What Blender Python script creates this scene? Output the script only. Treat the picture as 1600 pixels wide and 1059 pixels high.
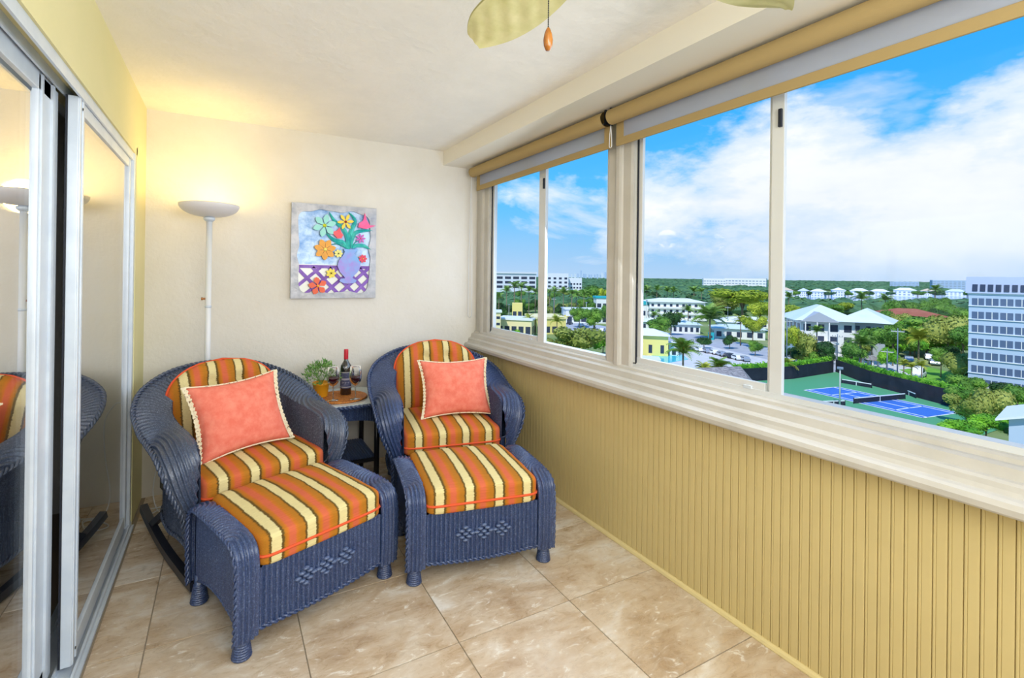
import bpy, bmesh, math, random
import numpy as np
from mathutils import Vector, Matrix
R = random.Random(7)
PI = math.pi
scene = bpy.context.scene
col = scene.collection
for o in list(bpy.data.objects): bpy.data.objects.remove(o)

# ------------------------------------------------------------------ camera
YAW, PITCH, ROLL, FPX, PX, PY, CH = .4792, .0020, .01267, 745.58, 738.74, 428.05, 1.40
_F = Vector((math.sin(YAW)*math.cos(PITCH), math.cos(YAW)*math.cos(PITCH), math.sin(PITCH)))
_R0 = Vector((math.cos(YAW), -math.sin(YAW), 0)); _U0 = _R0.cross(_F)
_RR = _R0*math.cos(ROLL)+_U0*math.sin(ROLL); _UU = _U0*math.cos(ROLL)-_R0*math.sin(ROLL)
cd = bpy.data.cameras.new('camera'); cam = bpy.data.objects.new('camera', cd); col.objects.link(cam)
cd.sensor_fit = 'HORIZONTAL'; cd.sensor_width = 36; cd.lens = FPX/1600*36
cd.shift_x = (800-PX)/1600; cd.shift_y = (PY-529.5)/1600
cd.clip_start = .02; cd.clip_end = 20000
m = Matrix((_RR, _UU, -_F)).transposed().to_4x4(); m.translation = (0, 0, CH); cam.matrix_world = m
scene.camera = cam

# ------------------------------------------------------------------ view
vs = scene.view_settings
scene.display_settings.display_device = 'sRGB'
vs.view_transform = 'Standard'; vs.look = 'None'; vs.gamma = 1; vs.use_curve_mapping = False
vs.exposure = 0.08
cy = scene.cycles
try:
    cy.max_bounces = 10; cy.diffuse_bounces = 5; cy.glossy_bounces = 5; cy.transparent_max_bounces = 24; cy.transmission_bounces = 8
    cy.sample_clamp_indirect = 6
except Exception: pass

# ------------------------------------------------------------------ world
w = bpy.data.worlds.new('sky'); scene.world = w; w.use_nodes = True
nt = w.node_tree; nt.nodes.clear()
def N(nt, t, **k):
    n = nt.nodes.new(t)
    for a, b in k.items():
        if a in n.inputs.keys(): n.inputs[a].default_value = b
        else: setattr(n, a, b)
    return n
def ramp(nt, pts, src=None, interp='LINEAR'):
    r = nt.nodes.new('ShaderNodeValToRGB'); r.color_ramp.interpolation = interp
    while len(r.color_ramp.elements) < len(pts): r.color_ramp.elements.new(.5)
    for e, (p, c) in zip(r.color_ramp.elements, pts):
        e.position = p; e.color = (c[0], c[1], c[2], 1) if len(c) == 3 else c
    if src is not None: nt.links.new(src, r.inputs[0])
    return r
def mth(nt, op, a, b=None, c=None):
    n = nt.nodes.new('ShaderNodeMath'); n.operation = op
    for i, v in enumerate((a, b, c)):
        if v is None: continue
        if isinstance(v, (int, float)): n.inputs[i].default_value = v
        else: nt.links.new(v, n.inputs[i])
    return n.outputs[0]
def mix(nt, f, a, b, typ='MIX'):
    n = nt.nodes.new('ShaderNodeMix'); n.data_type = 'RGBA'; n.blend_type = typ
    for i, v in ((0, f), (6, a), (7, b)):
        if isinstance(v, (int, float)): n.inputs[i].default_value = v
        elif isinstance(v, (tuple, list)): n.inputs[i].default_value = (v[0], v[1], v[2], 1)
        else: nt.links.new(v, n.inputs[i])
    return n.outputs[2]
def sr(r, g, b):
    f = lambda c: (c/255/12.92 if c/255 <= .04045 else ((c/255+.055)/1.055)**2.4)
    return (f(r), f(g), f(b))
tc = N(nt, 'ShaderNodeTexCoord'); sep = N(nt, 'ShaderNodeSeparateXYZ'); nt.links.new(tc.outputs['Generated'], sep.inputs[0])
X, Y, Z = sep.outputs
elev = mth(nt, 'MAXIMUM', Z, 0.0)
base = ramp(nt, [(0, sr(158, 202, 242)), (.06, sr(134, 200, 248)), (.16, sr(92, 194, 254)), (.35, sr(52, 172, 250)), (.7, sr(40, 140, 232)), (1, sr(40, 120, 215))], elev).outputs[0]
# clouds lie on a layer overhead: project the direction onto a plane and also use the plain direction for the piled banks
den = mth(nt, 'ADD', elev, .22)
cx = mth(nt, 'DIVIDE', X, den); cyy = mth(nt, 'DIVIDE', Y, den)
cmb = N(nt, 'ShaderNodeCombineXYZ'); nt.links.new(cx, cmb.inputs[0]); nt.links.new(cyy, cmb.inputs[1]); cmb.inputs[2].default_value = 3.1
no1 = N(nt, 'ShaderNodeTexNoise', Scale=1.15, Detail=9.0, Roughness=.58, Distortion=.35); nt.links.new(cmb.outputs[0], no1.inputs['Vector'])
mp = N(nt, 'ShaderNodeMapping'); mp.inputs['Scale'].default_value = (1.6, 1.6, 3.4); mp.inputs['Location'].default_value = (2.4, .3, .2)
nt.links.new(tc.outputs['Generated'], mp.inputs[0])
no2 = N(nt, 'ShaderNodeTexNoise', Scale=2.1, Detail=10.0, Roughness=.6); nt.links.new(mp.outputs[0], no2.inputs['Vector'])
# the cumulus bank fills the sky towards the east (x), thinning with height
azr = mth(nt, 'SUBTRACT', mth(nt, 'MULTIPLY', X, 1.0), mth(nt, 'MULTIPLY', Y, .55))     # larger to the right of the view
bank = mth(nt, 'MULTIPLY', mth(nt, 'MINIMUM', mth(nt, 'MAXIMUM', mth(nt, 'ADD', azr, -.02), 0.0), .5), .85)
hgt = mth(nt, 'MULTIPLY', mth(nt, 'ABSOLUTE', mth(nt, 'SUBTRACT', Z, .14)), -1.5)
v2 = mth(nt, 'ADD', mth(nt, 'ADD', mth(nt, 'ADD', no2.outputs[0], -.085), bank), hgt)
c2 = ramp(nt, [(0, (0,)*3), (.55, (0,)*3), (.66, (.75,)*3), (.78, (1,)*3)], v2).outputs[0]
c1 = ramp(nt, [(0, (0,)*3), (.56, (0,)*3), (.72, (.8,)*3), (1, (1,)*3)], no1.outputs[0]).outputs[0]
cl = mth(nt, 'MAXIMUM', c1, c2)
cloudcol = mix(nt, ramp(nt, [(.35, (0,)*3), (.75, (1,)*3)], no2.outputs[0]).outputs[0], sr(236, 242, 250), (1.06, 1.06, 1.07))
skyc = mix(nt, cl, base, cloudcol)
lowhaze = ramp(nt, [(0, (.7,)*3), (.04, (.35,)*3), (.12, (0,)*3)], elev).outputs[0]
skyc = mix(nt, lowhaze, skyc, sr(186, 214, 243))
bg = N(nt, 'ShaderNodeBackground', Strength=1.0); nt.links.new(skyc, bg.inputs[0])
wo = N(nt, 'ShaderNodeOutputWorld'); nt.links.new(bg.outputs[0], wo.inputs[0])

# ------------------------------------------------------------------ lights
def light(name, typ, loc, energy, color=(1, 1, 1), size=1, size_y=None, target=None, spread=None):
    l = bpy.data.lights.new(name, typ); o = bpy.data.objects.new(name, l); col.objects.link(o); o.location = loc
    l.energy = energy; l.color = color
    if typ == 'AREA':
        l.size = size
        if size_y: l.shape = 'RECTANGLE'; l.size_y = size_y
    elif typ == 'POINT': l.shadow_soft_size = size
    if target is not None:
        o.rotation_euler = (Vector(target)-Vector(loc)).to_track_quat('-Z', 'Y').to_euler()
    return o
sun = bpy.data.lights.new('sun', 'SUN'); so = bpy.data.objects.new('sun', sun); col.objects.link(so)
sun.energy = 3.4; sun.angle = .009; sun.color = (1, .96, .88)
so.rotation_euler = Vector((.62, .35, -.85)).to_track_quat('-Z', 'Y').to_euler()
light('rear_fill', 'AREA', (.7, -.75, 1.75), 42, (.98, .985, 1), 2.0, 1.1, (.7, 3, 1.1))  # added fill lamp behind the camera, no such source in the room
light('window_fill', 'AREA', (1.74, 1.3, 1.55), 25, (.90, .95, 1), 3.6, 1.1, (0, 1.6, .9))  # extra area lamp inside the glass, added to the sky light
light('ceiling_fill', 'POINT', (.35, .3, 2.2), 7, (1, .93, .80), .12)  # added point fill under the ceiling, the room has no fixture for it

# ------------------------------------------------------------------ helpers
def tag(o, label=None, cat=None, group=None, kind=None):
    if label: o['label'] = label
    if cat: o['category'] = cat
    if group: o['group'] = group
    if kind: o['kind'] = kind
    return o
def empty(name, loc=(0, 0, 0), rz=0, label=None, cat=None, group=None, kind=None):
    o = bpy.data.objects.new(name, None); col.objects.link(o); o.location = loc; o.rotation_euler = (0, 0, rz)
    o.empty_display_size = .1
    return tag(o, label, cat, group, kind)
def link(name, me, parent=None, loc=None, rot=None, scale=None):
    o = bpy.data.objects.new(name, me); col.objects.link(o)
    if parent is not None: o.parent = parent
    if loc is not None: o.location = loc
    if rot is not None: o.rotation_euler = rot
    if scale is not None: o.scale = scale
    return o
class MB:
    def __init__(s): s.v = []; s.f = []; s.uv = []; s.flat = []
    def add(s, vs, fs, smooth=True, uv=None):
        b = len(s.v); s.v += [tuple(map(float, p)) for p in vs]
        s.uv += [tuple(map(float, q)) for q in uv] if uv is not None else [(p[0], p[1]) for p in vs]
        for f in fs: s.f.append(tuple(b+i for i in f)); s.flat.append(smooth)
        return s
    def box(s, a, b, bev=0):
        (x0, y0, z0), (x1, y1, z1) = a, b
        if x0 > x1: x0, x1 = x1, x0
        if y0 > y1: y0, y1 = y1, y0
        if z0 > z1: z0, z1 = z1, z0
        if not bev:
            vs = [(x, y, z) for z in (z0, z1) for y in (y0, y1) for x in (x0, x1)]
            return s.add(vs, [(0, 2, 3, 1), (4, 5, 7, 6), (0, 1, 5, 4), (2, 6, 7, 3), (0, 4, 6, 2), (1, 3, 7, 5)], False)
        bm = bmesh.new(); bmesh.ops.create_cube(bm, size=1)
        for v in bm.verts: v.co = Vector(((x0+x1)/2+v.co.x*(x1-x0), (y0+y1)/2+v.co.y*(y1-y0), (z0+z1)/2+v.co.z*(z1-z0)))
        bmesh.ops.bevel(bm, geom=list(bm.edges), offset=bev, segments=2, affect='EDGES', profile=.6)
        bm.verts.ensure_lookup_table()
        s.add([v.co[:] for v in bm.verts], [[v.index for v in f.verts] for f in bm.faces], False); bm.free(); return s
    def lathe(s, prof, n=24, c=(0, 0, 0), sx=1, sy=1, smooth=True):
        k = len(prof); vs = []; fs = []
        for i in range(n):
            a = 2*PI*i/n
            for r, z in prof: vs.append((c[0]+r*sx*math.cos(a), c[1]+r*sy*math.sin(a), c[2]+z))
        for i in range(n):
            j = (i+1) % n
            for q in range(k-1): fs.append((i*k+q, j*k+q, j*k+q+1, i*k+q+1))
        if prof[0][0] > 1e-6: fs.append(tuple(i*k for i in range(n-1, -1, -1)))
        if prof[-1][0] > 1e-6: fs.append(tuple(i*k+k-1 for i in range(n)))
        return s.add(vs, fs, smooth)
    def tube(s, path, r, n=8, closed=False, caps=True, sq=None):
        P = [Vector(p) for p in path]; k = len(P); vs = []; fs = []; up = None
        rs = r if isinstance(r, (list, tuple)) else [r]*k
        for i in range(k):
            if closed: t = P[(i+1) % k]-P[i-1]
            else: t = P[min(i+1, k-1)]-P[max(i-1, 0)]
            t.normalize()
            if up is None: up = Vector((0, 0, 1)) if abs(t.z) < .9 else Vector((1, 0, 0))
            x = up.cross(t)
            if x.length < 1e-5: x = Vector((1, 0, 0)).cross(t)
            x.normalize(); y = t.cross(x); up = y
            for j in range(n):
                a = 2*PI*j/n+(PI/4 if n == 4 else 0)
                q = P[i]+(x*math.cos(a)*(sq[0] if sq else 1)+y*math.sin(a)*(sq[1] if sq else 1))*rs[i]; vs.append(q[:])
        for i in range(k if closed else k-1):
            a, b = i*n, ((i+1) % k)*n
            for j in range(n): fs.append((a+j, a+(j+1) % n, b+(j+1) % n, b+j))
        if caps and not closed: fs += [tuple(range(n-1, -1, -1)), tuple((k-1)*n+j for j in range(n))]
        return s.add(vs, fs, n > 4)
    def prism(s, poly, axis, a, b, smooth=False):
        # poly of 2-d points, extruded along axis ('x','y','z') from a to b
        def pt(p, t): return {'x': (t, p[0], p[1]), 'y': (p[0], t, p[1]), 'z': (p[0], p[1], t)}[axis]
        n = len(poly); vs = [pt(p, a) for p in poly]+[pt(p, b) for p in poly]
        fs = [tuple(range(n)), tuple(range(2*n-1, n-1, -1))]+[(i, (i+1) % n, n+(i+1) % n, n+i) for i in range(n)]
        return s.add(vs, fs, smooth)
    def grid(s, P, phi=None, pitch=.017, amp=.004, sign=1, uv=None, wrapu=False):
        nu, nv = P.shape[:2]
        if phi is not None:
            du = np.gradient(P, axis=0); dv = np.gradient(P, axis=1); nn = np.cross(du, dv); nn /= np.linalg.norm(nn, axis=2, keepdims=True)+1e-9
            h = amp*np.abs(np.sin(PI*phi/pitch))**1.15
            P = P+nn*h[..., None]*sign
            uv = np.stack([phi/pitch, np.cumsum(np.linalg.norm(np.gradient(P, axis=1), axis=2), axis=1)], 2)
        if uv is None:
            uu, vv = np.meshgrid(np.linspace(0, 1, nu), np.linspace(0, 1, nv), indexing='ij'); uv = np.stack([uu, vv], 2)
        vs = P.reshape(-1, 3).tolist(); fs = []
        for i in range(nu-1+(1 if wrapu else 0)):
            a = i*nv; b = ((i+1) % nu)*nv
            for j in range(nv-1): fs.append((a+j, b+j, b+j+1, a+j+1))
        return s.add(vs, fs, True, uv.reshape(-1, 2).tolist())
    def mesh(s, name, mat, mats=None):
        me = bpy.data.meshes.new(name); me.from_pydata(s.v, [], s.f)
        me.polygons.foreach_set('use_smooth', s.flat)
        ul = me.uv_layers.new(name='UVMap'); idx = np.empty(len(me.loops), dtype=np.int32); me.loops.foreach_get('vertex_index', idx)
        ul.data.foreach_set('uv', np.array(s.uv, dtype=np.float32)[idx].ravel())
        me.materials.append(mat); me.update(); return me
    def build(s, name, mat, parent=None, **k):
        return link(name, s.mesh(name, mat), parent, **k)
def weld(o, d=1e-5):
    bm = bmesh.new(); bm.from_mesh(o.data); bmesh.ops.remove_doubles(bm, verts=bm.verts, dist=d)
    bmesh.ops.recalc_face_normals(bm, faces=bm.faces); bm.to_mesh(o.data); bm.free(); return o
def struct(name, mb, mat, parent=None):
    o = mb.build(name, mat, parent)
    if parent is None: o['kind'] = 'structure'
    return o
def copy_tree(o, parent=None):
    c = o.copy(); col.objects.link(c); c.parent = parent
    for ch in list(o.children): copy_tree(ch, c)
    return c
def catmull(keys, n):
    K = np.array(keys, float); k = len(K); t = np.linspace(0, k-1, n); i = np.clip(t.astype(int), 0, k-2); f = (t-i)[:, None]
    p0, p1, p2, p3 = K[np.maximum(i-1, 0)], K[i], K[i+1], K[np.minimum(i+2, k-1)]
    return .5*((2*p1)+(-p0+p2)*f+(2*p0-5*p1+4*p2-p3)*f**2+(-p0+3*p1-3*p2+p3)*f**3)
def arclen(P): return np.concatenate([[0], np.cumsum(np.linalg.norm(np.diff(P, axis=0), axis=1))])

# ------------------------------------------------------------------ materials
def pmat(name, color, rough=.6, spec=.4, metal=0, noise=None, bump=None, **kw):
    mt = bpy.data.materials.new(name); mt.use_nodes = True; t = mt.node_tree; b = t.nodes['Principled BSDF']
    b.inputs['Base Color'].default_value = (*color, 1); b.inputs['Roughness'].default_value = rough
    b.inputs['Specular IOR Level'].default_value = spec; b.inputs['Metallic'].default_value = metal
    for k, v in kw.items(): b.inputs[k.replace('_', ' ')].default_value = v
    tcn = t.nodes.new('ShaderNodeTexCoord')
    if noise:   # (scale, second colour, contrast lo, hi)
        sc, c2, lo, hi = noise
        n = N(t, 'ShaderNodeTexNoise', Scale=sc, Detail=6.0, Roughness=.6); t.links.new(tcn.outputs['Object'], n.inputs['Vector'])
        r = ramp(t, [(lo, color), (hi, c2)], n.outputs[0]); t.links.new(r.outputs[0], b.inputs['Base Color'])
    if bump:
        sc, st, dist = bump
        n2 = N(t, 'ShaderNodeTexNoise', Scale=sc, Detail=5.0, Roughness=.55); t.links.new(tcn.outputs['Object'], n2.inputs['Vector'])
        bp = N(t, 'ShaderNodeBump', Strength=st, Distance=dist); t.links.new(n2.outputs[0], bp.inputs['Height']); t.links.new(bp.outputs[0], b.inputs['Normal'])
    return mt
M = {}
M['wall'] = pmat('plaster_cream', sr(228, 225, 218), .8, .25, noise=(1.4, sr(218, 213, 200), .35, .7), bump=(38, .45, .006))
M['wall_left'] = pmat('plaster_yellow', sr(226, 217, 168), .8, .25, noise=(1.2, sr(218, 212, 160), .35, .7), bump=(34, .35, .005))
M['ceil'] = pmat('ceiling_white', sr(242, 240, 234), .85, .2, noise=(2.5, sr(232, 231, 226), .3, .7), bump=(14, .55, .012))
M['beam'] = pmat('beam_paint', sr(232, 228, 216), .55, .35, bump=(30, .1, .002))
M['bead'] = pmat('bead_yellow', sr(212, 194, 138), .45, .4, noise=(3, sr(205, 187, 132), .3, .7))
M['trimw'] = pmat('trim_white', sr(194, 191, 184), .45, .4, noise=(7, sr(180, 177, 168), .45, .85), bump=(22, .08, .002))
M['alu'] = pmat('aluminium', sr(216, 226, 236), .38, .5, .2, noise=(9, sr(196, 208, 222), .3, .8))
M['aluw'] = pmat('window_white_frame', sr(216, 220, 222), .35, .5, .1)
M['dark'] = pmat('dark_gasket', sr(28, 32, 44), .5)
M['black'] = pmat('black_metal', sr(18, 20, 26), .35, .5)
M['white'] = pmat('white_enamel', sr(226, 230, 234), .3, .5)
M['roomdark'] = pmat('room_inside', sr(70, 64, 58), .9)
M['fan'] = pmat('fan_blade', sr(226, 221, 170), .5, .4, noise=(16, sr(205, 203, 140), .35, .75))
M['wood'] = pmat('amber_wood', sr(178, 112, 34), .25, .6, noise=(30, sr(140, 80, 20), .3, .7), Coat_Weight=.5)
M['coral'] = pmat('coral_fabric', sr(232, 118, 98), .85, .2, noise=(22, sr(242, 146, 124), .35, .7), bump=(160, .35, .002))
M['piping'] = pmat('piping', sr(226, 92, 52), .75, .3)
M['fringe'] = pmat('fringe', sr(236, 226, 196), .9, .2, noise=(70, sr(120, 90, 60), .56, .66))
M['shade'] = pmat('roller_fabric', sr(170, 148, 102), .8, .3, bump=(300, .4, .001))
M['rocker'] = pmat('rocker_paint', sr(36, 40, 52), .35, .5)

def wicker_mat(name, c1, c2, c3):
    mt = bpy.data.materials.new(name); mt.use_nodes = True; t = mt.node_tree; b = t.nodes['Principled BSDF']
    tcn = t.nodes.new('ShaderNodeTexCoord')
    n = N(t, 'ShaderNodeTexNoise', Scale=190.0, Detail=2.0, Roughness=.6); t.links.new(tcn.outputs['Object'], n.inputs['Vector'])
    n2 = N(t, 'ShaderNodeTexNoise', Scale=6.0, Detail=3.0); t.links.new(tcn.outputs['Object'], n2.inputs['Vector'])
    a = ramp(t, [(.22, c1), (.55, c2), (.95, c3)], n.outputs[0]).outputs[0]  # palest noise tone paints scattered strand highlights into the colour
    cc = mix(t, mth(t, 'MULTIPLY', n2.outputs[0], .5), a, c1)
    # twisted strand texture across each rib
    sp = t.nodes.new('ShaderNodeSeparateXYZ'); t.links.new(tcn.outputs['UV'], sp.inputs[0])
    wv = mth(t, 'SINE', mth(t, 'ADD', mth(t, 'MULTIPLY', sp.outputs[1], 900.0), mth(t, 'MULTIPLY', sp.outputs[0], 5.0)))
    hh = mth(t, 'ADD', mth(t, 'MULTIPLY', wv, .25), n.outputs[0])
    bp = N(t, 'ShaderNodeBump', Strength=.22, Distance=.002); t.links.new(hh, bp.inputs['Height']); t.links.new(bp.outputs[0], b.inputs['Normal'])
    t.links.new(cc, b.inputs['Base Color']); b.inputs['Roughness'].default_value = .34; b.inputs['Specular IOR Level'].default_value = .75
    return mt
M['wick'] = wicker_mat('wicker_navy', sr(24, 38, 74), sr(58, 80, 126), sr(158, 178, 210))
M['wick_light'] = wicker_mat('wicker_light', sr(44, 58, 92), sr(96, 116, 156), sr(170, 186, 214))
M['wick_gray'] = wicker_mat('wicker_slate', sr(30, 38, 58), sr(78, 92, 118), sr(176, 186, 202))

def stripe_mat(name, off=0.0):
    mt = bpy.data.materials.new(name); mt.use_nodes = True; t = mt.node_tree; b = t.nodes['Principled BSDF']
    tcn = t.nodes.new('ShaderNodeTexCoord'); sp = t.nodes.new('ShaderNodeSeparateXYZ'); t.links.new(tcn.outputs['Object'], sp.inputs[0])
    mpp = N(t, 'ShaderNodeMapping'); mpp.inputs['Scale'].default_value = (260, 12, 12); t.links.new(tcn.outputs['Object'], mpp.inputs[0])
    nz = N(t, 'ShaderNodeTexNoise', Scale=1.0, Detail=2.0)
    mp3 = N(t, 'ShaderNodeMapping'); mp3.inputs['Scale'].default_value = (14, 320, 320); t.links.new(tcn.outputs['Object'], mp3.inputs[0])
    t.links.new(mp3.outputs[0], nz.inputs['Vector'])
    jit = mth(t, 'MULTIPLY', mth(t, 'SUBTRACT', nz.outputs[0], .5), .016)
    x = mth(t, 'ADD', mth(t, 'ADD', sp.outputs[0], jit), off+10*.143)
    fr = mth(t, 'FRACT', mth(t, 'DIVIDE', x, .143))
    CR, DK, OR, RU, GO = sr(238, 226, 166), sr(104, 82, 34), sr(214, 124, 38), sr(222, 112, 76), sr(190, 126, 34)
    r = ramp(t, [(0, CR), (.235, CR), (.25, DK), (.30, DK), (.335, GO), (.42, OR), (.48, RU), (.62, RU), (.68, OR), (.80, GO), (.90, GO), (.935, DK), (.97, DK), (.985, CR)], fr)
    c = mix(t, mth(t, 'MULTIPLY', nz.outputs[0], .35), r.outputs[0], sr(120, 70, 24), 'MULTIPLY')
    t.links.new(c, b.inputs['Base Color']); b.inputs['Roughness'].default_value = .8; b.inputs['Specular IOR Level'].default_value = .25
    bp = N(t, 'ShaderNodeBump', Strength=.25, Distance=.002); t.links.new(nz.outputs[0], bp.inputs['Height']); t.links.new(bp.outputs[0], b.inputs['Normal'])
    return mt
M['stripe'] = stripe_mat('stripe_fabric', .0883)
M['stripe2'] = stripe_mat('stripe_fabric_back', .0883)

def floor_mat():
    mt = bpy.data.materials.new('tile_travertine'); mt.use_nodes = True; t = mt.node_tree; b = t.nodes['Principled BSDF']
    tcn = t.nodes.new('ShaderNodeTexCoord'); oi = t.nodes.new('ShaderNodeObjectInfo')
    ge = t.nodes.new('ShaderNodeNewGeometry')
    off = t.nodes.new('ShaderNodeVectorMath'); off.operation = 'ADD'
    rv = N(t, 'ShaderNodeCombineXYZ'); t.links.new(mth(t, 'MULTIPLY', oi.outputs['Random'], 37.0), rv.inputs[2])
    t.links.new(ge.outputs['Position'], off.inputs[0]); t.links.new(rv.outputs[0], off.inputs[1])
    mp1 = N(t, 'ShaderNodeMapping'); mp1.inputs['Rotation'].default_value = (0, 0, .5); mp1.inputs['Scale'].default_value = (1.0, 2.2, 1); t.links.new(off.outputs[0], mp1.inputs[0])
    n1 = N(t, 'ShaderNodeTexNoise', Scale=3.4, Detail=8.0, Roughness=.62, Distortion=.6); t.links.new(mp1.outputs[0], n1.inputs['Vector'])
    n2 = N(t, 'ShaderNodeTexNoise', Scale=13.0, Detail=6.0, Roughness=.7, Distortion=1.2); t.links.new(mp1.outputs[0], n2.inputs['Vector'])
    c = ramp(t, [(.3, sr(168, 142, 112)), (.44, sr(192, 170, 142)), (.56, sr(206, 190, 168)), (.7, sr(226, 220, 210))], n1.outputs[0]).outputs[0]
    v = ramp(t, [(.5, (0,)*3), (.6, (.15,)*3), (.66, (.85,)*3), (.72, (.2,)*3)], n2.outputs[0]).outputs[0]
    c = mix(t, mth(t, 'MULTIPLY', v, .9), c, sr(240, 236, 226))
    dk = ramp(t, [(.24, (1,)*3), (.36, (0,)*3)], n2.outputs[0]).outputs[0]
    c = mix(t, mth(t, 'MULTIPLY', dk, .5), c, sr(140, 110, 78))
    t.links.new(c, b.inputs['Base Color']); b.inputs['Roughness'].default_value = .26; b.inputs['Specular IOR Level'].default_value = .55
    rr = ramp(t, [(.3, (.20,)*3), (.7, (.42,)*3)], n2.outputs[0]).outputs[0]; t.links.new(rr, b.inputs['Roughness'])
    bp = N(t, 'ShaderNodeBump', Strength=.12, Distance=.003); t.links.new(n2.outputs[0], bp.inputs['Height']); t.links.new(bp.outputs[0], b.inputs['Normal'])
    return mt
M['tile'] = floor_mat()
M['grout'] = pmat('grout', sr(150, 138, 120), .9)

def glass_mat(name, refl, tint=(1, 1, 1), rough=0):
    mt = bpy.data.materials.new(name); mt.use_nodes = True; t = mt.node_tree; t.nodes.clear()
    g = N(t, 'ShaderNodeBsdfGlossy', Roughness=rough); g.inputs[0].default_value = (1, 1, 1, 1)
    tr = N(t, 'ShaderNodeBsdfTransparent'); tr.inputs[0].default_value = (*tint, 1)
    mx = t.nodes.new('ShaderNodeMixShader'); mx.inputs[0].default_value = refl
    t.links.new(tr.outputs[0], mx.inputs[1]); t.links.new(g.outputs[0], mx.inputs[2])
    o = t.nodes.new('ShaderNodeOutputMaterial'); t.links.new(mx.outputs[0], o.inputs[0]); return mt
M['glass'] = glass_mat('window_glass', .006, (.98, .99, 1))
M['mirror'] = glass_mat('tinted_door_glass', .70, (.85, .88, .92))
M['tglass'] = pmat('table_glass', sr(196, 210, 214), .08, .7, Coat_Weight=.6)
def sheer_mat(name, colr, fac):
    mt = bpy.data.materials.new(name); mt.use_nodes = True; t = mt.node_tree; t.nodes.clear()
    d = N(t, 'ShaderNodeBsdfDiffuse'); d.inputs[0].default_value = (*colr, 1); tl = N(t, 'ShaderNodeBsdfTranslucent'); tl.inputs[0].default_value = (*colr, 1)
    tr = N(t, 'ShaderNodeBsdfTransparent'); m1 = t.nodes.new('ShaderNodeMixShader'); m1.inputs[0].default_value = .5
    t.links.new(d.outputs[0], m1.inputs[1]); t.links.new(tl.outputs[0], m1.inputs[2])
    m2 = t.nodes.new('ShaderNodeMixShader'); m2.inputs[0].default_value = fac; t.links.new(m1.outputs[0], m2.inputs[1]); t.links.new(tr.outputs[0], m2.inputs[2])
    o = t.nodes.new('ShaderNodeOutputMaterial'); t.links.new(m2.outputs[0], o.inputs[0]); return mt
M['sheer'] = sheer_mat('sheer_curtain', sr(226, 232, 240), .25)
M['screen'] = sheer_mat('shade_screen', sr(206, 210, 222), .22)

# ================================================================== ROOM SHELL
XL, XR, D, ZC = -.44, 1.86, 3.55, 2.40
Y0 = -1.0
# floor: grout bed and tiles
f = MB().box((-.62, Y0, -.06), (XR+.04, D+.02, -.003)); floor = struct('floor', f, M['grout'])
xs = [-.777, -.247, .281, .809, 1.337, 1.862]
ys = [Y0-.2]+[1.632+.484*k for k in range(-5, 5)]
tiles = {}
for i in range(len(xs)-1):
    for j in range(len(ys)-1):
        a, b = max(xs[i], -.42), min(xs[i+1], XR); c, d = max(ys[j], Y0), min(ys[j+1], D)
        if b-a < .02 or d-c < .02: continue
        key = (round(b-a, 3), round(d-c, 3))
        if key not in tiles:
            g = .0022; mb = MB().box((g, g, -.004), (b-a-g, d-c-g, 0), .0012); tiles[key] = mb.mesh('tile', M['tile'])
        link('tile', tiles[key], floor, (a, c, 0))
struct('ceiling', MB().box((XL-.3, Y0, ZC), (XR+.3, D+.1, ZC+.15)), M['ceil'])
struct('wall_back', MB().box((XL-.5, D, -.06), (1.955, D+.15, ZC+.02)), M['wall'])
struct('wall_rear', MB().box((XL-.5, Y0-.15, -.06), (XR+.3, Y0, ZC+.02)), M['wall'])
# soffit beam over the window
bm_ = MB().box((1.562, Y0, 2.285), (XR+.3, D, ZC+.01)); struct('trim_1', bm_, M['beam'])
struct('trim_2', MB().prism([(1.80, 2.286), (1.865, 2.286), (1.865, 2.262), (1.822, 2.266), (1.815, 2.276)], 'y', Y0, D-.002), M['beam'])
# left wall: plaster header, end pier, near pier
wl = MB().box((XL-.13, Y0, 2.035), (XL, D, ZC+.01)).box((XL-.13, 3.17, 0), (XL, D, 2.035)).box((XL-.13, Y0, 0), (XL, .25, 2.035))
struct('wall_left', wl, M['wall_left'])
# thin casing line round the door opening
struct('trim_3', MB().box((XL, .25, 2.035), (XL+.004, 3.20, 2.075)).box((XL, 3.17, 0), (XL+.004, 3.205, 2.075)), M['wall_left'])
# right wall under the window: beadboard planks
wr = struct('wall_right', MB().box((XR+.006, Y0, -.06), (1.94, D, .85)), M['bead'])
pw = .0333
n = int((D-Y0)/pw)
g = .0042
prof = [(0, 0), (0, 0)]
pm = MB()
# plank profile in (x,y): flat board with a rounded bead at one edge
poly = [(.008, .0004), (.0006, .0010), (.0002, .003), (0, .0065), (0, pw-.0098), (.0006, pw-.0092), (.0020, pw-.0085), (.0006, pw-.0078), (.0002, pw-.0058), (.0002, pw-.0042), (.0006, pw-.0020), (.0020, pw-.001), (.008, pw-.0004)]
pm.prism(poly, 'z', 0.0, .83)
pme = pm.mesh('beadboard_plank', M['bead'])
for k in range(n):
    link('beadboard_plank', pme, wr, (XR-.001, D-pw*(k+1), 0))
struct('baseboard_right', MB().prism([(XR-.016, 0), (XR-.017, .004), (XR-.013, .013), (XR-.006, .018), (XR+.002, .019), (XR+.002, 0)], 'y', Y0, D), pmat('shoe_moulding', sr(222, 205, 150), .45))
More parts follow.
